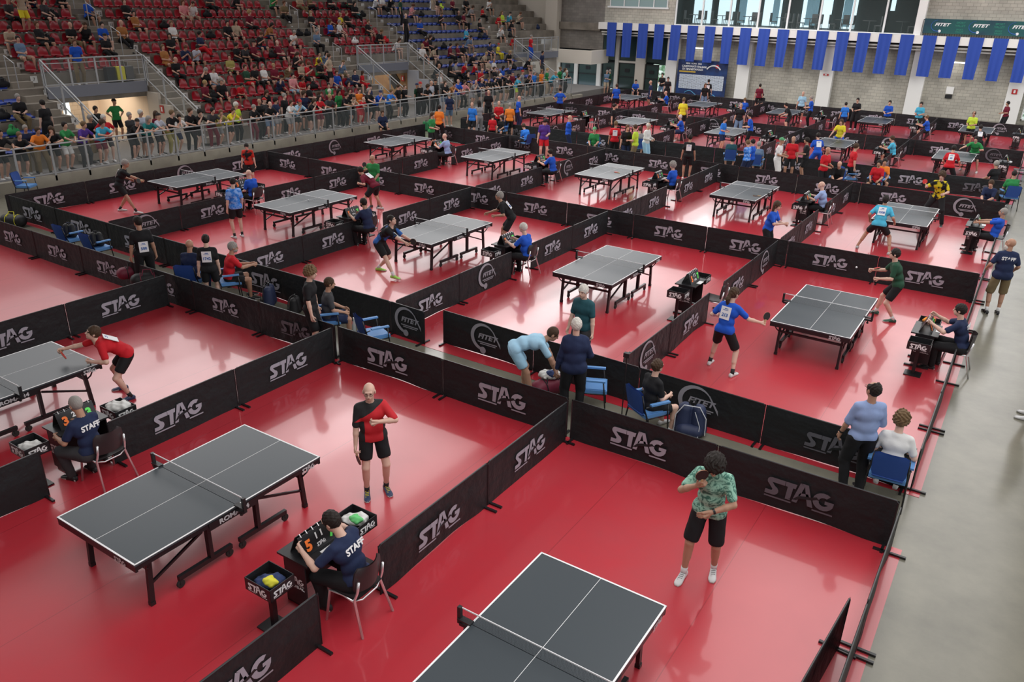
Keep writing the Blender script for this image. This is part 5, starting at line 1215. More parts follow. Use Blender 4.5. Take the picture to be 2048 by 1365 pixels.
far(1465, 278, 180, 'sit', 'seated in the middle aisle, back turned, right part', 'T', 'k', 'k')
person(1487, 362, 235, 'crossed', 'fair-haired child in blue and white shirt standing before the middle aisle barrier', BS, 'n', 'l', 'short', H=1.6, h=.015, shoe='w')
person(1497, 360, 250, 'stand', 'dark-haired child in blue shirt standing before the middle aisle barrier', 'b', 'n', 'k', 'short', H=1.6, h=.015, shoe='w')
far(1518, 287, 172, 'sit', 'seated back turned near the two children', 'j', 'e', 'g')
far(1561, 277, 75, 'arms_front', 'in the middle aisle with a backward cap', 'w', 'w', 'G', 'cap', bottom=TR, skin=1)
far(1588, 274, 355, 'stand', 'with a towel round the neck in the middle aisle', 'r', 'k', 'g', 'bald', skin=1)
far(1618, 277, 275, 'arms_front', 'carrying an orange bag in the middle aisle', 'k', 'k', 'k', H=1.72, skin=1)
far(1651, 297, 50, 'arms_front', 'bald one in the aisle, right part', 'r', 'k', 'g', 'bald', skin=1)
far(1682, 321, 355, 'sit_lean', 'seated with glasses in the aisle, right part', 'k', 'k', 'w', 'bald', glasses=1, ps=dict(lean=24))
far(1711, 289, 110, 'stand', 'standing beside seated ones in the aisle, right part', 'r', 'k', 'b')
far(1781, 202, 350, 'arms_front', 'player at the far end of a farthest-row table', 'b', 'k', 'k')
far(1844, 205, 350, 'arms_front', 'with lanyard holding a racket behind the far barrier', 'c', 'k', 'k', rk=RK('black racket held behind the far barrier at the right'))
far(1861, 233, 265, 'sit_write', 'umpire leaning back on the farthest row, right part', 'b', 'k', 'l', 'receding')
far(1950, 224, 345, 'arms_front', 'player at the rightmost farthest-row table', 'Y', 'k', 'b', 'receding', skin=1)
far(1966, 246, 190, 'ready', 'back turned at the rightmost farthest-row table', 'k', 'k', 'k', bib=' ', ps=dict(pel=(0, -.05, .86), lean=30))
far(2019, 204, 300, 'arms_front', 'with a backpack at the right end of the far wall', 'm', 'k', 'k', bottom=TR, skin=1)
far(1958, 262, 350, 'stroke', 'player behind the rightmost fourth-row table', 'g', 'k', 'k', H=1.78)
far(1909, 289, 178, 'ready', 'back turned with bib at the rightmost fourth-row table', 'r', 'k', 'k', bib='40', ps=dict(pel=(0, 0, .88), lean=20))
far(1793, 275, 268, 'sit_write', 'umpire seated on the fourth row, right part', 'c', 'k', 'b')
far(1760, 323, 350, 'sit', 'seated in jacket with blue shirt, aisle, right part', 'r', 'k', 'k', skin=1)
far(1770, 320, 5, 'sit', 'seated just behind the red jacket', 'o', 'k', 'k', skin=1)
far(1997, 326, 225, 'sit', 'seated at the right end of the middle aisle', 'k', 'k', 'g', skin=1)
far(2031, 346, 200, 'sit', 'on a blue chair at the right picture edge', 'g', 'k', 'k', 'buzz', skin=1, bottom=TR)
far(1987, 360, 350, 'sit_lean', 'leaning on the barrier, right end of third row', 'n', 'k', 'b', ps=dict(lean=20))
far(742, 316, 235, 'ready', 'bending with bib in the third row, left part', 'm', 'k', 'k', bib=' ', ps=dict(pel=(0, -.1, .84), lean=60))
far(764, 223, 15, 'sit', 'seated with a lanyard below the kerb railing', 'n', 'k', 'b', skin=1)
person(2058, 838, 262, 'stand', 'person cut off by the right picture edge, white trainers', 'd', 'k', 'b', 'short', h=.015, shoe='w', sock='k', skin=1)
# ================================================================ crowd in the stand: a few figure shapes, copied
VAR = {}
def variant(key, pose, H=1.74, ps=None, **o):
    p = dict(POSE[pose]); p.update(ps or {}); J = solve(p, H)
    o2 = dict(o); ms = person_meshes(J, dict(o2, hair='bald'), .021)
    for me in ms.values(): me.materials.clear(); me.materials.append(SKIN[0])
    hr = {}
    for st in ('short', 'long', 'curly', 'cap', 'bun'):
        me = make_hair(J, st, .017); me.materials.append(SKIN[0]); hr[st] = me
    for k in ('shoe_l', 'shoe_r'): ms[k].materials.append(SOLE)
    VAR[key] = (ms, hr, o.get('bottom', 'shorts'))
for i, (pose, ps) in enumerate([('sit', {}), ('sit_lean', {}), ('sit_phone', {}), ('sit_cross', dict(head=(20, 0))), ('sit_back', dict(head=(-18, 4))), ('sit', dict(head=(35, 0), lh=(.05, .30, .74))), ('sit_lean', dict(lean=22, rh=(.12, .3, 1.12), re=(1, .6, -1)))]):
    variant('s%d' % i, pose, ps=ps, bottom='trousers' if i in (3, 5) else 'shorts', ph=i)
for i, (pose, ps) in enumerate([('rail', {}), ('rail2', {}), ('rail', dict(head=(25, 8), lf=(-.2, -.1, 0))), ('rail2', dict(head=(-20, 4), rh=(.1, .3, 1.3), re=(.6, 0, -1))), ('crossed', {}), ('rail', dict(lean=16, lh=(-.05, .36, 1.1)))]):
    variant('r%d' % i, pose, ps=ps, bottom='trousers' if i in (2, 4) else 'shorts', ph=i)
variant('w', 'stand', bottom='trousers'); variant('v', 'akimbo', ps=dict(head=(20, 0)))
CR = []
def crowd(v, loc, yaw, top, bot, hair, hs, skin, sc_=1.0, info=None):
    ms, hr, bt = VAR[v]; r = thing('person', '', 'person', loc, yaw); r.scale = (sc_, sc_, sc_)
    def add(nm, me, m):
        o = bpy.data.objects.new(nm, me); C.objects.link(o); o.parent = r; o.material_slots[0].link = 'OBJECT'; o.material_slots[0].material = m
    add('body', ms['body'], SKIN[skin]); add('shirt', ms['shirt'], cloth(top)); add(TR if bt == TR else 'shorts', ms['bottoms'], cloth(bot))
    if hs != 'bald': add('cap' if hs == 'cap' else 'hair', hr[hs], hairm(hair))
    for k in ('shoe_l', 'shoe_r'): add('shoe', ms[k], SHOE[rnd.choice('wwke')])
    r['group'] = 'spectators in the stand'; CR.append((r, info, top, hair, hs, loc)); return r
def seatrow(px, py):
    best = None
    for j in range(1, 14):
        q = atX(px, py, Xj(j)-.2); e = abs(q.z-(zj(j)+.12))
        if best is None or e < best[0]: best = (e, j, q.y)
    return best[1], best[2]
SEATED = """178 36 b k|255 36 k k|272 52 O k|18 76 s e|45 116 j s|82 84 k k|145 80 k h|173 80 k k|208 80 b k|246 76 O k|215 108 k k|369 30 P s|386 30 w s|348 78 w k|457 78 k k|474 76 s k|547 24 g k|536 76 O n|586 82 w k|584 104 m r
558 110 m k|509 116 m k|474 118 k k|402 99 n r|394 124 a k|372 124 n r|332 129 O O|463 143 v k|495 166 G r|530 165 w k|575 157 h e|586 173 P l|429 172 w j|410 160 k k|356 163 k k|411 191 m k|635 90 j k|661 65 b k|679 71 w k|668 43 m k
681 47 y k|694 58 k k|736 75 k k|755 84 k k|636 127 y k|649 123 j a|683 144 j h|674 168 b e|712 160 n k|725 170 r r|605 150 s k|613 165 r k|602 176 r r|790 107 w d|822 34 P k|750 20 w k|765 18 w k|780 20 k k|840 65 b k|864 21 w s
873 22 k k|917 43 k k|932 25 k k|939 30 e k|927 44 m k|932 72 c k|860 96 k k|848 102 m k|863 110 s k|845 124 w k|900 113 m k|916 118 m k|926 119 k k|935 97 j e|952 122 n k|941 124 k k|979 107 n k|996 107 y y|900 147 k k|911 148 e k
926 143 r k|948 147 r k|987 143 w w|976 147 s k|965 27 r k|977 24 w k|995 43 r r|1005 42 Y k|1017 40 c k|1020 56 k n|1036 43 s k|1042 107 r r|1052 138 k k|46 244 k h|620 18 h k|600 20 s h|660 16 k k|700 20 d k|570 30 h k|120 18 k k|90 30 d k
20 30 d k|60 20 k n|470 20 k k|420 22 d k|500 50 m k|710 35 k k|880 50 k k|905 20 m k|960 60 k k|1000 75 w k|625 60 k k|520 92 k n|485 108 d k|345 108 k k|640 160 k k|590 125 k k|550 150 m k|512 172 k k|445 190 k k|480 200 r k|530 205 k k|560 195 n k|620 190 k k|660 190 g k|700 185 m k
990 160 k k|1005 158 b k|1020 150 n k|1035 165 e k|960 165 r k|930 165 k k|880 165 w k|870 150 k k|1015 125 k k|965 122 s k""".replace('\n', '|').split('|')
HS = ['short', 'short', 'short', 'curly', 'long', 'cap', 'bald', 'bun', 'short', 'long']
for i, e in enumerate(SEATED):
    a = e.split(); px, py = int(a[0]), int(a[1]); j, y = seatrow(px, py)
    if any(v0-.1 < y < v1+.1 for v0, v1 in VOM) and j < 6: j = 6
    ha = rnd.choice('kkkbbblgry'); hs = rnd.choice(HS); hs = 'short' if hs == 'cap' and ha not in 'kb' else hs
    if hs == 'cap': ha = rnd.choice('kBR')
    sc_ = .82 if a[2] in 'yr' and rnd.random() < .5 else rnd.uniform(.94, 1.04)
    crowd('s%d' % rnd.randrange(7), (Xj(j)-.24, y, zj(j)-.40+ .45*(1-sc_)), R_(-90+rnd.uniform(-22, 22)), a[2], a[3], ha, hs, rnd.choice([0, 0, 1, 3]), sc_, ('sit', j))
RAILP = """3 k k|42 k k|58 n h 1|80 o h|107 k k|135 g w|168 p d|186 k h 2|205 c m|213 r d 1|272 k k|263 d k 1|286 a w 1|297 t k|315 m k 1|320 a k|343 k v|357 w n|380 k k|398 k k|425 d m|440 v e|463 y k|474 Y k 1|506 k m|520 k k 1|540 k j|553 n e 1|580 w e|597 l k
625 k k|640 r m|658 d k|678 g k 1|690 k k|703 s d|719 o r 1|723 r r|738 k k|757 b k|779 B k|797 k k 1|809 k k 1|833 G k 1|840 k k|853 k k|862 a k 1|890 k j|904 O k|916 b e|927 P k|948 e e|961 n k|977 k m|989 k k|1014 k h|1034 c Y|1055 k k|1068 B k 1|1082 o k|1093 g s 1|1107 c k|1128 q k|1138 k k|1151 k k|1155 g e 1
1000 k k 1|1024 m k 2|1044 e k 2|1060 P k 2|700 k k 2|640 k k 2|610 n k 2|570 k k 2|530 d m 2|870 k k 1|660 m k 2|740 n k 2""".replace('\n', '|').split('|')
def raily(px):
    K = [(0, 304), (70, 295), (512, 237), (787, 200), (1187, 150)]
    for (a, b), (c, d) in zip(K, K[1:]):
        if px <= c: return b+(d-b)*(px-a)/(c-a)
    return 150
for i, e in enumerate(RAILP):
    a = e.split(); px = int(a[0]); back = int(a[3]) if len(a) > 3 else 0; X = -28.86-back*.42
    q = atX(px, raily(px), X); y = min(q.y, 51.1)
    ha = rnd.choice('kkkbbblgwy'); hs = rnd.choice(HS); 
    if hs == 'cap': ha = rnd.choice('kBR')
    sc_ = .85 if px in (723, 303) else rnd.uniform(.94, 1.03)
    v = 'r%d' % rnd.randrange(6) if not back else rnd.choice(['w', 'v', 'r4'])
    crowd(v, (X, y, .445), R_(-90+rnd.uniform(-18, 18)), a[1], a[2], ha, hs, rnd.choice([0, 0, 1, 3]), sc_, ('rail', back))
for (px, py, X, z, yaw, v, t_, b_, ha, hs, where) in [
    (198, 268, -31.6, .445, -80, 'w', 'k', 'k', 'k', 'short', 'standing in the bright left passage, left one'), (237, 262, -33.2, .445, -95, 'v', 'g', 'k', 'k', 'cap', 'standing in the bright left passage, right one'),
    (163, 168, -33.3, 2.85, -100, 'w', 'b', 'h', 'r', 'short', 'standing on the landing over the left passage'), (55, 70, -36.4, 4.69, -80, 'v', 's', 'y', 'b', 'short', 'standing high at the left stair aisle'),
    (95, 250, -30.2, 1.01, 100, 'w', 'k', 'k', 'k', 'short', 'walking up the left aisle with back turned'), (812, 88, -34.6, 3.77, -90, 'w', 'k', 'k', 'r', 'bald', 'standing on the aisle left of the blue block'),
    (802, 60, -36.2, 4.69, -60, 'w', 'G', 'k', 'k', 'short', 'standing high on the aisle left of the blue block'), (1060, 128, -32.6, 2.39, -90, 'r4', 'r', 'b', 'g', 'short', 'standing with crossed arms near the far passage'),
    (865, 30, -37.3, 5.61, -90, 'w', 's', 's', 'k', 'short', 'standing high in the blue block'), (661, 175, -31.6, 1.93, -70, 'v', 's', 'k', 'b', 'bun', 'standing in the second row of the red block'),
    (1083, 140, -30.6, 1.47, -90, 'w', 'n', 'd', 'k', 'short', 'descending the steps by the far passage')]:
    q = atX(px, py, X); r = crowd(v, (X, q.y, z), R_(yaw), t_, b_, ha, hs, rnd.choice([0, 1, 3]), 1.0, ('x', where))
# labels that single each one out
blocks = [(0, 17.1, 'at left edge'), (17.1, 21.6, 'above left passage'), (21.6, 34.6, 'large red block'), (34.6, 41.2, 'above middle passage'), (41.2, 50.8, 'large blue block'), (50.8, 70, 'far end')]
from collections import defaultdict
grp = defaultdict(list)
for c in CR:
    r, info, top, hair, hs, loc = c
    if info[0] == 'sit': grp[('sit', info[1], [b[2] for b in blocks if b[0] <= loc[1] < b[1]][0])].append(c)
    elif info[0] == 'rail': grp[('rail', info[1], '')].append(c)
    else: r['label'] = '%s spectator in %s, %s' % ('bald' if hs == 'bald' else HAIRN[hair], COLN[top], info[1])
for k, cs in grp.items():
    cs.sort(key=lambda c: c[5][1])
    for i, (r, info, top, hair, hs, loc) in enumerate(cs):
        d = 'bald' if hs == 'bald' else HAIRN[hair]
        if k[0] == 'sit': r['label'] = '%s spectator in %s, seated row %s %s, person %s from left' % (d, COLN[top], ORD[k[1]-1], k[2], ORD[i])
        else:
            w_ = ['leaning on the front railing', 'standing just behind the front railing people', 'standing well behind the front railing'][k[1]]
            n_ = i % 20; sec = ['left part', 'middle part', 'right part', 'far part'][i//20]
            r['label'] = '%s spectator in %s %s, %s from left, %s' % (d, COLN[top], w_, ORD[n_], sec) if k[1] == 0 else '%s spectator in %s %s, %s from left' % (d, COLN[top], w_, ORD[i])
# ================================================================ chairs, score tables, boxes, bags
BLS = mat('blue_upholstery', (.02, .07, .30), .7); BLP = mat('blue_pad_light', (.10, .26, .55), .6)
DPL = mat('dark_chair_shell', (.03, .022, .024), .45); ORG = mat('digit_orange', (.9, .2, .04), .5, emit=((.9, .2, .04), .15)); GRN = mat('digit_green', (.12, .75, .12), .5, emit=((.12, .75, .12), .15))
def shell_chair():
    t = thing('shell_chair', '', 'chair', (0, 0, 0), 0, 'dark shell chairs of the umpires')
    m = MB(); n = 8; vs = []
    for i, (y, z) in enumerate([(.22, .44), (.2, .455), (.0, .44), (-.2, .45)]):
        for k in range(n+1): a = k/n*2-1; vs.append((a*.22*(1-.12*(i == 0)), y, z+.02*a*a))
    m.add(vs, [(a*(n+1)+k, a*(n+1)+k+1, (a+1)*(n+1)+k+1, (a+1)*(n+1)+k) for a in range(3) for k in range(n)]); m.add([(x, y, z-.014) for x, y, z in vs], [(a*(n+1)+k, (a+1)*(n+1)+k, (a+1)*(n+1)+k+1, a*(n+1)+k+1) for a in range(3) for k in range(n)])
    put('seat', m.mesh('seat', True), DPL, t)
    m = MB(); vs = []
    for i, z in enumerate([.52, .58, .70, .80, .84]):
        for k in range(n+1): a = k/n*2-1; vs.append((a*.225*[.82, .95, 1, .93, .7][i], -.22-.10*(z-.5)+.07*a*a*1.0, z+.0))
    F1 = [(a*(n+1)+k, a*(n+1)+k+1, (a+1)*(n+1)+k+1, (a+1)*(n+1)+k) for a in range(4) for k in range(n)]
    m.add(vs, F1); m.add([(x, y-.014, z) for x, y, z in vs], [f[::-1] for f in F1]); put('backrest', m.mesh('backrest', True), DPL, t)
    for s in (-1, 1):
        m = MB(); m.tube([(s*.25, .24, .0), (s*.22, .18, .43), (s*.2, .0, .425), (s*.22, -.16, .43)], .016, 8); put('front_leg', m.mesh('leg', True), CHROME, t)
        m = MB(); m.tube([(s*.26, -.30, .0), (s*.215, -.17, .43), (s*.205, -.215, .56), (s*.2, -.235, .7)], .016, 8); put('rear_leg', m.mesh('leg', True), CHROME, t)
    m = MB(); m.tube([(-.21, -.17, .43), (-.12, -.2, .40), (.12, -.2, .40), (.21, -.17, .43)], .011, 6); put('seat_frame', m.mesh('leg', True), CHROME, t)
    return t
def arm_chair():
    t = thing('armchair', '', 'chair', (0, 0, 0), 0, 'blue padded armchairs along the aisles')
    m = MB(); m.box(-.24, -.22, .42, .24, .24, .48); m.box(-.22, -.2, .48, .22, .22, .495); put('seat', m, BLP, t)
    m = MB(); n = 6; vs = []
    for z, hw in ((.5, .2), (.56, .225), (.80, .23), (.87, .22), (.895, .17)):
        for k in range(n+1): a = k/n*2-1; vs.append((a*hw, -.23-.22*(z-.5)+.02*a*a, z))
    F1 = [(a*(n+1)+k, a*(n+1)+k+1, (a+1)*(n+1)+k+1, (a+1)*(n+1)+k) for a in range(4) for k in range(n)]
    m.add(vs, F1); m.add([(x, y-.035, z) for x, y, z in vs], [f[::-1] for f in F1]); m.box(-.2, -.27, .48, .2, -.23, .5); put('backrest', m.mesh('backrest', True), BLS, t)
    for s in (-1, 1):
        m = MB(); m.box(s*.27-.03, -.16, .655, s*.27+.03, .2, .685); put('armrest', m, BLP, t)
        m = MB(); m.tube([(s*.27, .24, 0), (s*.27, .2, .4), (s*.27, .17, .65)], .013, 6); put('front_leg', m.mesh('leg', True), BLK, t)
        m = MB(); m.tube([(s*.27, -.28, 0), (s*.26, -.2, .44), (s*.24, -.26, .62), (s*.23, -.31, .85)], .013, 6); m.tube([(s*.27, -.18, .65), (s*.25, -.25, .62)], .011, 6); put('rear_leg', m.mesh('leg', True), BLK, t)
    m = MB(); m.tube([(-.26, -.2, .42), (.26, -.2, .42), (.26, .2, .42), (-.26, .2, .42), (-.26, -.2, .42)], .012, 6); put('seat_frame', m.mesh('leg', True), BLK, t)
    return t
def score_table():
    t = thing('score_table', '', 'table', (0, 0, 0), 0, 'black umpire score tables')
    m = MB(); m.box(-.36, -.26, .71, .36, .22, .735); put('tabletop', m, BLKP, t)
    m = MB(); m.box(-.34, .12, .12, .34, .135, .71); put('front_panel', m, BLKP, t)
    for s in (-1, 1):
        m = MB(); m.box(s*.34-.008, -.2, .12, s*.34+.008, .13, .71); p = put('side_panel', m, BLKP, t)
        stag_logo(p, .28, WHITE, (s*.35, -.03, .45), R_(90 if s > 0 else -90)); text(p, 'GLOBAL', .05, WHITE, (s*.35, -.03, .36), rz=R_(90 if s > 0 else -90), sx=1.5)
        m = MB(); m.bar((s*.25, -.22, .015), (s*.25, .22, .015), .05, .03); m.bar((s*.25, 0, .02), (s*.25, 0, .14), .04); put('foot', m, BLK, t)
    return t
def scoreboard(d=('5', '11', '7')):
    t = thing('scoreboard', '', 'scoreboard', (0, 0, 0), 0, 'flip scoreboards on the score tables')
    for s in (-1, 1):
        m = MB(); e = .11; m.add([(-.27, s*e, 0), (.27, s*e, 0), (.27, s*.015, .23), (-.27, s*.015, .23), (-.27, s*e+s*.008, 0), (.27, s*e+s*.008, 0), (.27, s*.023, .23), (-.27, s*.023, .23)], [(0, 1, 2, 3), (7, 6, 5, 4), (0, 4, 5, 1), (3, 2, 6, 7), (0, 3, 7, 4), (1, 5, 6, 2)]); p = put('panel', m, BLKP, t)
        if s < 0:
            tilt = math.atan2(.095, .23); fx = lambda x, z: (x, -.125+z*.41, z)
            text(p, d[0], .17, ORG, fx(-.17, .10), rx=-tilt, bold=.008); text(p, d[2], .17, GRN, fx(.17, .10), rx=-tilt, bold=.008); text(p, d[1][0]+' '+d[1][1], .10, WHITE, fx(0, .15), rx=-tilt, bold=.004)
            stag_logo(p, .13, WHITE, fx(0, .06), rx=-tilt)
    for k in range(6):
        m = MB(); x = -.22+k*.088; m.tube([(x, -.03, .22), (x, 0, .25), (x, .03, .22)], .006, 5); put('ring', m, CHROME, t)
    m = MB(); m.box(-.09, -.36+.1, .0, .12, -.16, .003); put('paper_sheet', m, WHITE, t)
    return t
def towel_box():
    t = thing('towel_box', '', 'box', (0, 0, 0), 0, 'black towel boxes on stands beside the score tables')
    m = MB(); w_, d, z0, z1, th = .2, .17, .55, .71, .008
    m.box(-w_, -d, z0, w_, d, z0+th); m.box(-w_, -d, z0, -w_+th, d, z1); m.box(w_-th, -d, z0, w_, d, z1); m.box(-w_, -d, z0, w_, -d+th, z1); m.box(-w_, d-th, z0, w_, d, z1); b = put('box', m, BLKP, t)
    stag_logo(b, .3, WHITE, (0, -d-.004, .63)); stag_logo(b, .26, WHITE, (w_+.004, 0, .63), R_(90)); stag_logo(b, .26, LOGO, (-w_-.004, 0, .63), R_(-90))
    m = MB(); m.box(-.03, -.03, .02, .03, .03, .55); put('post', m, BLK, t)
    m = MB(); m.box(-.15, -.13, 0, .15, .13, .02); put('base', m, BLK, t)
    return t
PROTO = {}
def place(kind, make, loc, rz, label):
    loc = Vector(loc)
    if kind not in PROTO:
        t = make(); PROTO[kind] = t; t.location = loc; t.rotation_euler = (0, 0, rz); t['label'] = label; return t
    return dup(PROTO[kind], loc, rz, label)
rn = ['nearest', 'second', 'third', 'fourth', 'farthest']; dn_ = ['right edge', 'first divider', 'second divider', 'third divider', 'fourth divider']
occ = {}
for r, ny in enumerate(TY):
    for c in range(5):
        if r == 0 and c in (0, 3, 4): continue
        X0 = XD[c]; fx_ = .005 if c else .005
        wh = '%s row of courts, %s from right' % (rn[r], dn_[c]) if c else '%s row of courts, right edge' % rn[r]
        xo = {(0, 2): .25, (2, 2): -.15, (2, 1): -.05, (1, 3): .2, (1, 2): .1}.get((r, c), 0); yo = {(1, 3): -.45, (1, 0): .1}.get((r, c), 0)
        cx, cy = X0+xo, ny+.05+yo
        place('chair', shell_chair, (cx, cy, .005 if c else .005), R_(92), 'dark shell chair with chrome legs, %s' % wh)
        tx = cx-.62
        place('st', score_table, (tx, cy, .005), R_(90), 'black score table, %s' % wh)
        if (r, c) == (0, 2): PROTO.setdefault('sb2', None); t = scoreboard(('3', '20', '3')); t.location = (tx+.02, cy, .742); t.rotation_euler = (0, 0, R_(90)); t['label'] = 'flip scoreboard reading 3 2 0 3, %s' % wh
        else: place('sb', lambda: scoreboard(('5', '11', '7')), (tx+.02, cy, .742), R_(90), 'flip scoreboard with orange and green numerals, %s' % wh)
        for s, nm in ((-1, 'near'), (1, 'far')):
            place('tb', towel_box, (tx+.0, cy+s*.66, .005), R_(0), 'black towel box on a stand, %s side, %s' % (nm, wh))
def blob(name, label, cat, loc, rz, parts, h=.012, group=None):
    t = thing(name, label, cat, loc, rz, group)
    for nm, m_, prims, nz in parts:
        f = Field((-.5, -.5, -.1), (.5, .5, .7), h)
        for p in prims:
            if p[0] == 'c': f.cone(p[1], p[2], p[3], p[4], .03)
            else: f.ell(p[1], p[2], .03)
        if nz: f.noise(nz, 24 if nz < .008 else 42, 1.0); (f.noise(nz*.6, 75, 2.0) if nz > .008 else None)
        f.cut((0, 0, 0.0), (0, 0, -1)); put(nm, f.mesh(nm), m_, t)
    return t
def backpack(label, loc, rz, m1, m2, s=1.0, mp=None):
    mp = m2 if mp is None else mp
    t = blob('backpack', label, 'bag', loc, rz, [('bag_body', m1, [('c', (-.10*s, 0, .1*s), (-.09*s, 0, .36*s), .12*s, .09*s), ('c', (.10*s, 0, .1*s), (.09*s, 0, .36*s), .12*s, .09*s)], .002), ('pocket', m2, [('c', (-.08*s, .1*s, .1*s), (.08*s, .1*s, .1*s), .09*s, .09*s)], .002)])
    m = MB(); m.tube([(-.04*s, 0, .42*s), (-.03*s, 0, .5*s), (.03*s, 0, .5*s), (.04*s, 0, .42*s)], .012*s, 6); put('handle', m, BLKP, t)
    m = MB(); m.tube([(-.2*s, .07*s, .05*s), (-.195*s, .09*s, .3*s), (-.1*s, .085*s, .45*s), (.1*s, .085*s, .45*s), (.195*s, .09*s, .3*s), (.2*s, .07*s, .05*s)], .009, 6); m.tube([(-.12*s, .175*s, .04*s), (-.13*s, .15*s, .2*s), (-.05*s, .14*s, .4*s)], .007, 6); put('piping', m, mp, t)
    return t
def duffel(label, loc, rz, m1, m2, s=1.0):
    t = blob('sports_bag', label, 'bag', loc, rz, [('bag_body', m1, [('c', (-.18*s, 0, .13*s), (.18*s, 0, .13*s), .13*s, .13*s)], .003)])
    m = MB(); m.tube([(-.1*s, -.08*s, .22*s), (-.06*s, -.02, .33*s), (.06*s, -.02, .33*s), (.1*s, -.08*s, .22*s)], .012, 6); put('handle', m, m2, t)
    m = MB()
    for x in (-.12, .12): m.tube([(x*s, .135*s*math.cos(a), .13*s+.135*s*math.sin(a)) for a in [R_(q) for q in range(-40, 221, 20)]], .01, 5)
    put('strap', m, m2, t); return t
def bottle(label, loc, c, cc=None, h_=.26):
    t = thing('bottle', label, 'bottle', loc); m = MB(); m.lathe([(.03, 0), (.036, .01), (.036, h_*.62), (.03, h_*.75), (.014, h_*.88), (.014, h_*.92)], n=14); put('bottle_body', m.mesh('b', True), c, t)
    m = MB(); m.lathe([(.017, h_*.9), (.017, h_)], n=10); put('cap', m, cc or WHITE, t); return t
def towel(label, loc, m_, m2=None, s=1.0):
    t = blob('towel', label, 'towel', loc, .4, [('fold', m_, [('e', (-.04*s, 0, .05*s), (.13*s, .1*s, .07*s)), ('e', (.06*s, .03*s, .06*s), (.09*s, .09*s, .07*s))], .009)]+([('second_colour_fold', m2, [('e', (.02*s, -.02*s, .085*s), (.09*s, .07*s, .055*s))], .01)] if m2 else []), h=.01); return t
TW = mat('towel_white', (.72, .72, .70), .9); TGn = mat('towel_green', (.15, .6, .2), .9); TN = mat('towel_navy', (.03, .05, .14), .9); TYl = mat('towel_yellow', (.75, .7, .06), .9); NAVY = mat('bag_navy', (.02, .03, .08), .6); BBLK = mat('bag_black', (.012, .012, .014), .6)
MAR = mat('bag_maroon', (.16, .012, .035), .6); TRIM = mat('bag_trim_pale', (.6, .62, .66), .6); BGRN = mat('bag_green', (.02, .2, .07), .6)
bx = XD[1]-.62
towel('navy and yellow cloth in the towel box nearest the camera', (bx, 5.05-.66, .57), TN, TYl); towel('white and green towel in the box behind the nearest umpire', (bx, 5.05+.66, .60), TW, TGn)
bx = XD[2]+.25-.62
towel('white towel in the left box at the second divider', (bx, 5.05-.66, .57), TW); towel('cream towel hanging over the far box at the second divider', (bx, 5.05+.66, .62), TW, s=1.15)
towel('orange towel behind the scoreboard of the umpire on the right edge', (XD[0]-.62, 17.05, .745), mat('towel_orange', (.75, .25, .03), .9), BBLK, s=.8)
# blue armchairs: picture point of the seat, heading
ai = 0
for (px, py, fa, lab) in [(142, 478, 118, 'left one of the two with bags in the first aisle'), (196, 496, 118, 'right one of the two with bags in the first aisle'), (748, 668, 112, 'empty, facing the round-emblem barrier in the first aisle'),
    (1186, 772, 90, 'empty, right of the navy polo person'), (1296, 818, 128, 'under the seated person in black, first aisle'), (1777, 945, 180, 'under the person in white and navy, aisle right end'),
    (384, 560, 152, 'under the bald person in navy'), (458, 563, 96, 'under the grey-haired person in red'), (655, 640, 95, 'behind the curly-haired youth'), (52, 372, 60, 'empty, between kerb and far-left barrier')]:
    p = G(px, py, .45); place('ac', arm_chair, (p.x, p.y, .0), facing(p, fa), 'blue padded armchair, %s' % lab)
for q in [q for q in PEOPLE if 31.3 < q.location.y < 34.4 and (q['label'].find('seated') > 0 or q['label'].find('blue chair') > 0)]:
    ai += 1; place('ac', arm_chair, q.location, q.rotation_euler.z, 'blue padded armchair in the middle aisle, %s from the left' % ORD[ai-1])
p = G(745, 668); 
backpack('navy backpack standing against the aisle barrier left of the curly-haired youth', G(541, 612), 2.2, NAVY, BBLK, 1.1)
backpack('navy backpack with pale piping lying by the emblem barrier at the right', G(1378, 868), 3.4, NAVY, NAVY, 1.25, TRIM)
backpack('black backpack on the floor beside the curly-haired youth', G(592, 628), 2.0, BBLK, BBLK, .9)
duffel('maroon sports bag opened by the bending person', G(1098, 790), 1.2, MAR, BBLK, 1.3)
towel('white and navy shirt bundled on the maroon sports bag', (lambda q: (q.x, q.y, .33))(G(1098, 790)), TW, TN, 1.2)
p = G(142, 478, .45); backpack('black backpack lying on the left armchair of the first aisle', (p.x, p.y, .50), .6, BBLK, NAVY, .8)
p = G(196, 496, .45); backpack('dark backpack on the right armchair of the two in the first aisle', (p.x, p.y, .50), .9, BBLK, BBLK, .8)
p = G(300, 585); duffel('maroon and black sports bag carried low by the player number 500, right side', (p.x+.42, p.y-.25, .32), 1.0, BBLK, MAR, 1.2); duffel('maroon sports bag on the left of the player number 500', (p.x-.42, p.y-.1, .3), 1.3, MAR, BBLK, 1.1)
backpack('green backpack leaning on the kerb below the stand', G(853, 262), .3, BGRN, BGRN, 1.1)
duffel('black and lime sports bag at the left end of the first aisle', G(30, 452), .4, BBLK, TYl, 1.3)
bottle('bottle of yellow drink on the aisle floor before the navy backpack', G(501, 590), mat('drink_yellow', (.6, .6, .08), .2), WHITE)
bottle('large clear water bottle beside the empty blue armchair', G(709, 664), mat('water_bottle', (.6, .68, .7), .1, alpha=.5), WHITE, .32)
bottle('white bottle held low beside the navy polo person', G(1112, 790), WHITE, BLKP, .28)
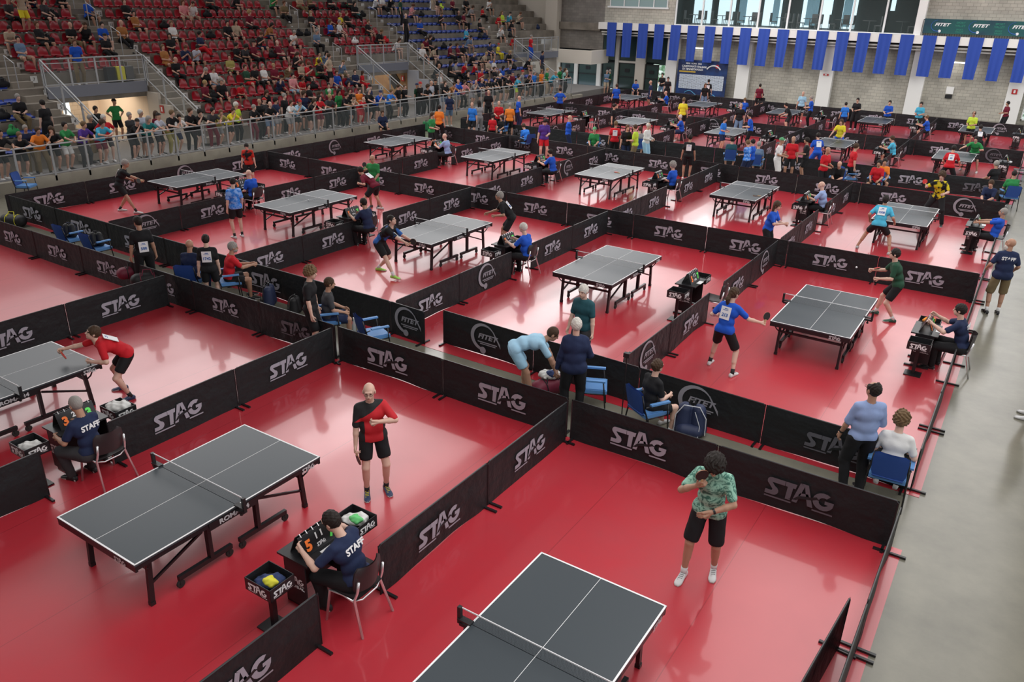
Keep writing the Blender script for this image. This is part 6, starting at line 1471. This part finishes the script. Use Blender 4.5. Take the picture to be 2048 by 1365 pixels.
# camera on a tripod in the aisle
p = G(1240, 868); t = thing('tripod', 'thin black tripod standing by the front barrier of the middle aisle', 'tripod', p)
for k in range(3):
    a = k*2.094+.4; m = MB(); m.tube([(0, 0, .35), (.32*math.cos(a), .32*math.sin(a), .0)], .011, 6); put('leg', m, BLK, t)
m = MB(); m.tube([(0, 0, .2), (0, 0, 1.38)], .010, 6); put('column', m, BLK, t)
t = thing('video_camera', 'small black camera on top of the thin tripod', 'camera', p+Vector((0, 0, 1.38))); m = MB(); m.box(-.05, -.035, 0, .05, .035, .075); put('camera_body', m, BLKP, t); m = MB(); m.lathe([(.025, .03), (.028, .09), (.022, .1)], (0, 0, .04), 12, axis='y'); put('lens', m, BLK, t)
# balls
def ball(label, p): t = put('ball', (lambda m: (m.lathe([(.02*math.sin(a), -.02*math.cos(a)) for a in [R_(q) for q in range(10, 171, 20)]], n=10), m.mesh('ball', True))[1])(MB()), WHITE, None, p); return tag(t, label, 'ball', 'table tennis balls')
ball('white ball on the second-row table fourth from the right', G(617, 400, .79)); ball('white ball in the air before the player in dark green', atY(1713, 535, 17.6)); ball('white ball on the fourth-row table by the official', G(1477, 263, .79))
racket(G(1520, 392, .775), (1, .3, 0), (0, 0, 1), 'red racket lying on the right corner of a third-row table', 'r'); racket(G(1238, 346, .775), (1, -.3, 0), (0, 0, 1), 'dark racket lying on the third-row table beside its umpire')
# luggage and bags in the stand
def suitcase(label, loc, mt):
    t = thing('suitcase', label, 'suitcase', loc); m = MB(); m.box(-.13, -.2, .04, .13, .2, .6); put('case', m, mt, t)
    m = MB(); m.tube([(-.05, -.08, .6), (-.05, -.08, .85), (-.05, .08, .85), (-.05, .08, .6)], .01, 6); put('handle', m, STEEL, t)
    for y in (-.15, .15): m = MB(); m.lathe([(.03, -.1), (.03, .1)], (0, y, .03), 8, axis='x'); put('wheel', m, BLKP, t)
    return t
for px, mt, nm in ((222, BBLK, 'black'), (242, TYl, 'lime'), (258, mat('bag_grey', (.1, .1, .1), .6), 'dark grey')):
    q = atX(px, 160, -33.35); suitcase('%s suitcase on the landing above the left passage' % nm, (-33.35, q.y, 2.86), mt)
for i, (px, py, c) in enumerate([(110, 36, 'k'), (100, 82, 'k'), (330, 45, 'k'), (418, 38, 'k'), (423, 66, 'k'), (500, 108, 'k'), (548, 112, 'k'), (600, 66, 'k'), (617, 62, 'k'), (700, 14, 'g'), (690, 14, 'k'), (714, 28, 't'), (727, 26, 'k'), (774, 82, 'r'), (712, 88, 'w'),
    (865, 78, 'k'), (845, 28, 'k'), (890, 92, 'k'), (962, 74, 'k'), (972, 77, 'n'), (885, 12, 'Y'), (1052, 106, 'k'), (1078, 54, 'n'), (1022, 72, 'k'), (965, 124, 'k'), (1030, 138, 'k'), (430, 190, 'k'), (560, 178, 'k'), (630, 178, 'k'), (10, 178, 'k'), (12, 238, 'k'), (30, 268, 'g'), (640, 150, 'g'), (700, 168, 'n'), (880, 128, 'k'), (445, 172, 's'), (480, 262, 'P')]):
    j, y = seatrow(px, py); backpack('%s bag on the stand, row %s up, %s of the bags counted in rows' % (COLN[c], ORD[j-1], ORD[i % 24]+('' if i < 24 else ' again')), (Xj(j)-.25, y, zj(j)+.08), rnd.uniform(0, 6), cloth(c), cloth('k'), .95) if i < 0 else None
    t = blob('bag', '%s bag on the stand, %s row up, near %s' % (COLN[c], ORD[j-1], 'the left passage' if y < 22 else 'the large red block, %s from left' % ORD[i % 24] if y < 34.5 else 'the middle passage, %s from left' % ORD[i % 24] if y < 41 else 'the blue block, %s from left' % ORD[i % 24]), 'bag', (Xj(j)-.26, y, zj(j)+.085), rnd.uniform(-.4, .4),
        [('bag_body', cloth(c), [('c', (-.02, -.12, .12), (0, .12, .12), .13, .12), ('c', (-.05, 0, .12), (-.06, 0, .3), .13, .09)], .006)], h=.025, group='bags on the stand')
    m = MB(); m.tube([(.05, -.1, .15), (.07, -.08, .34), (.07, .08, .34), (.05, .1, .15)], .012, 5); put('strap', m, BLKP, t)
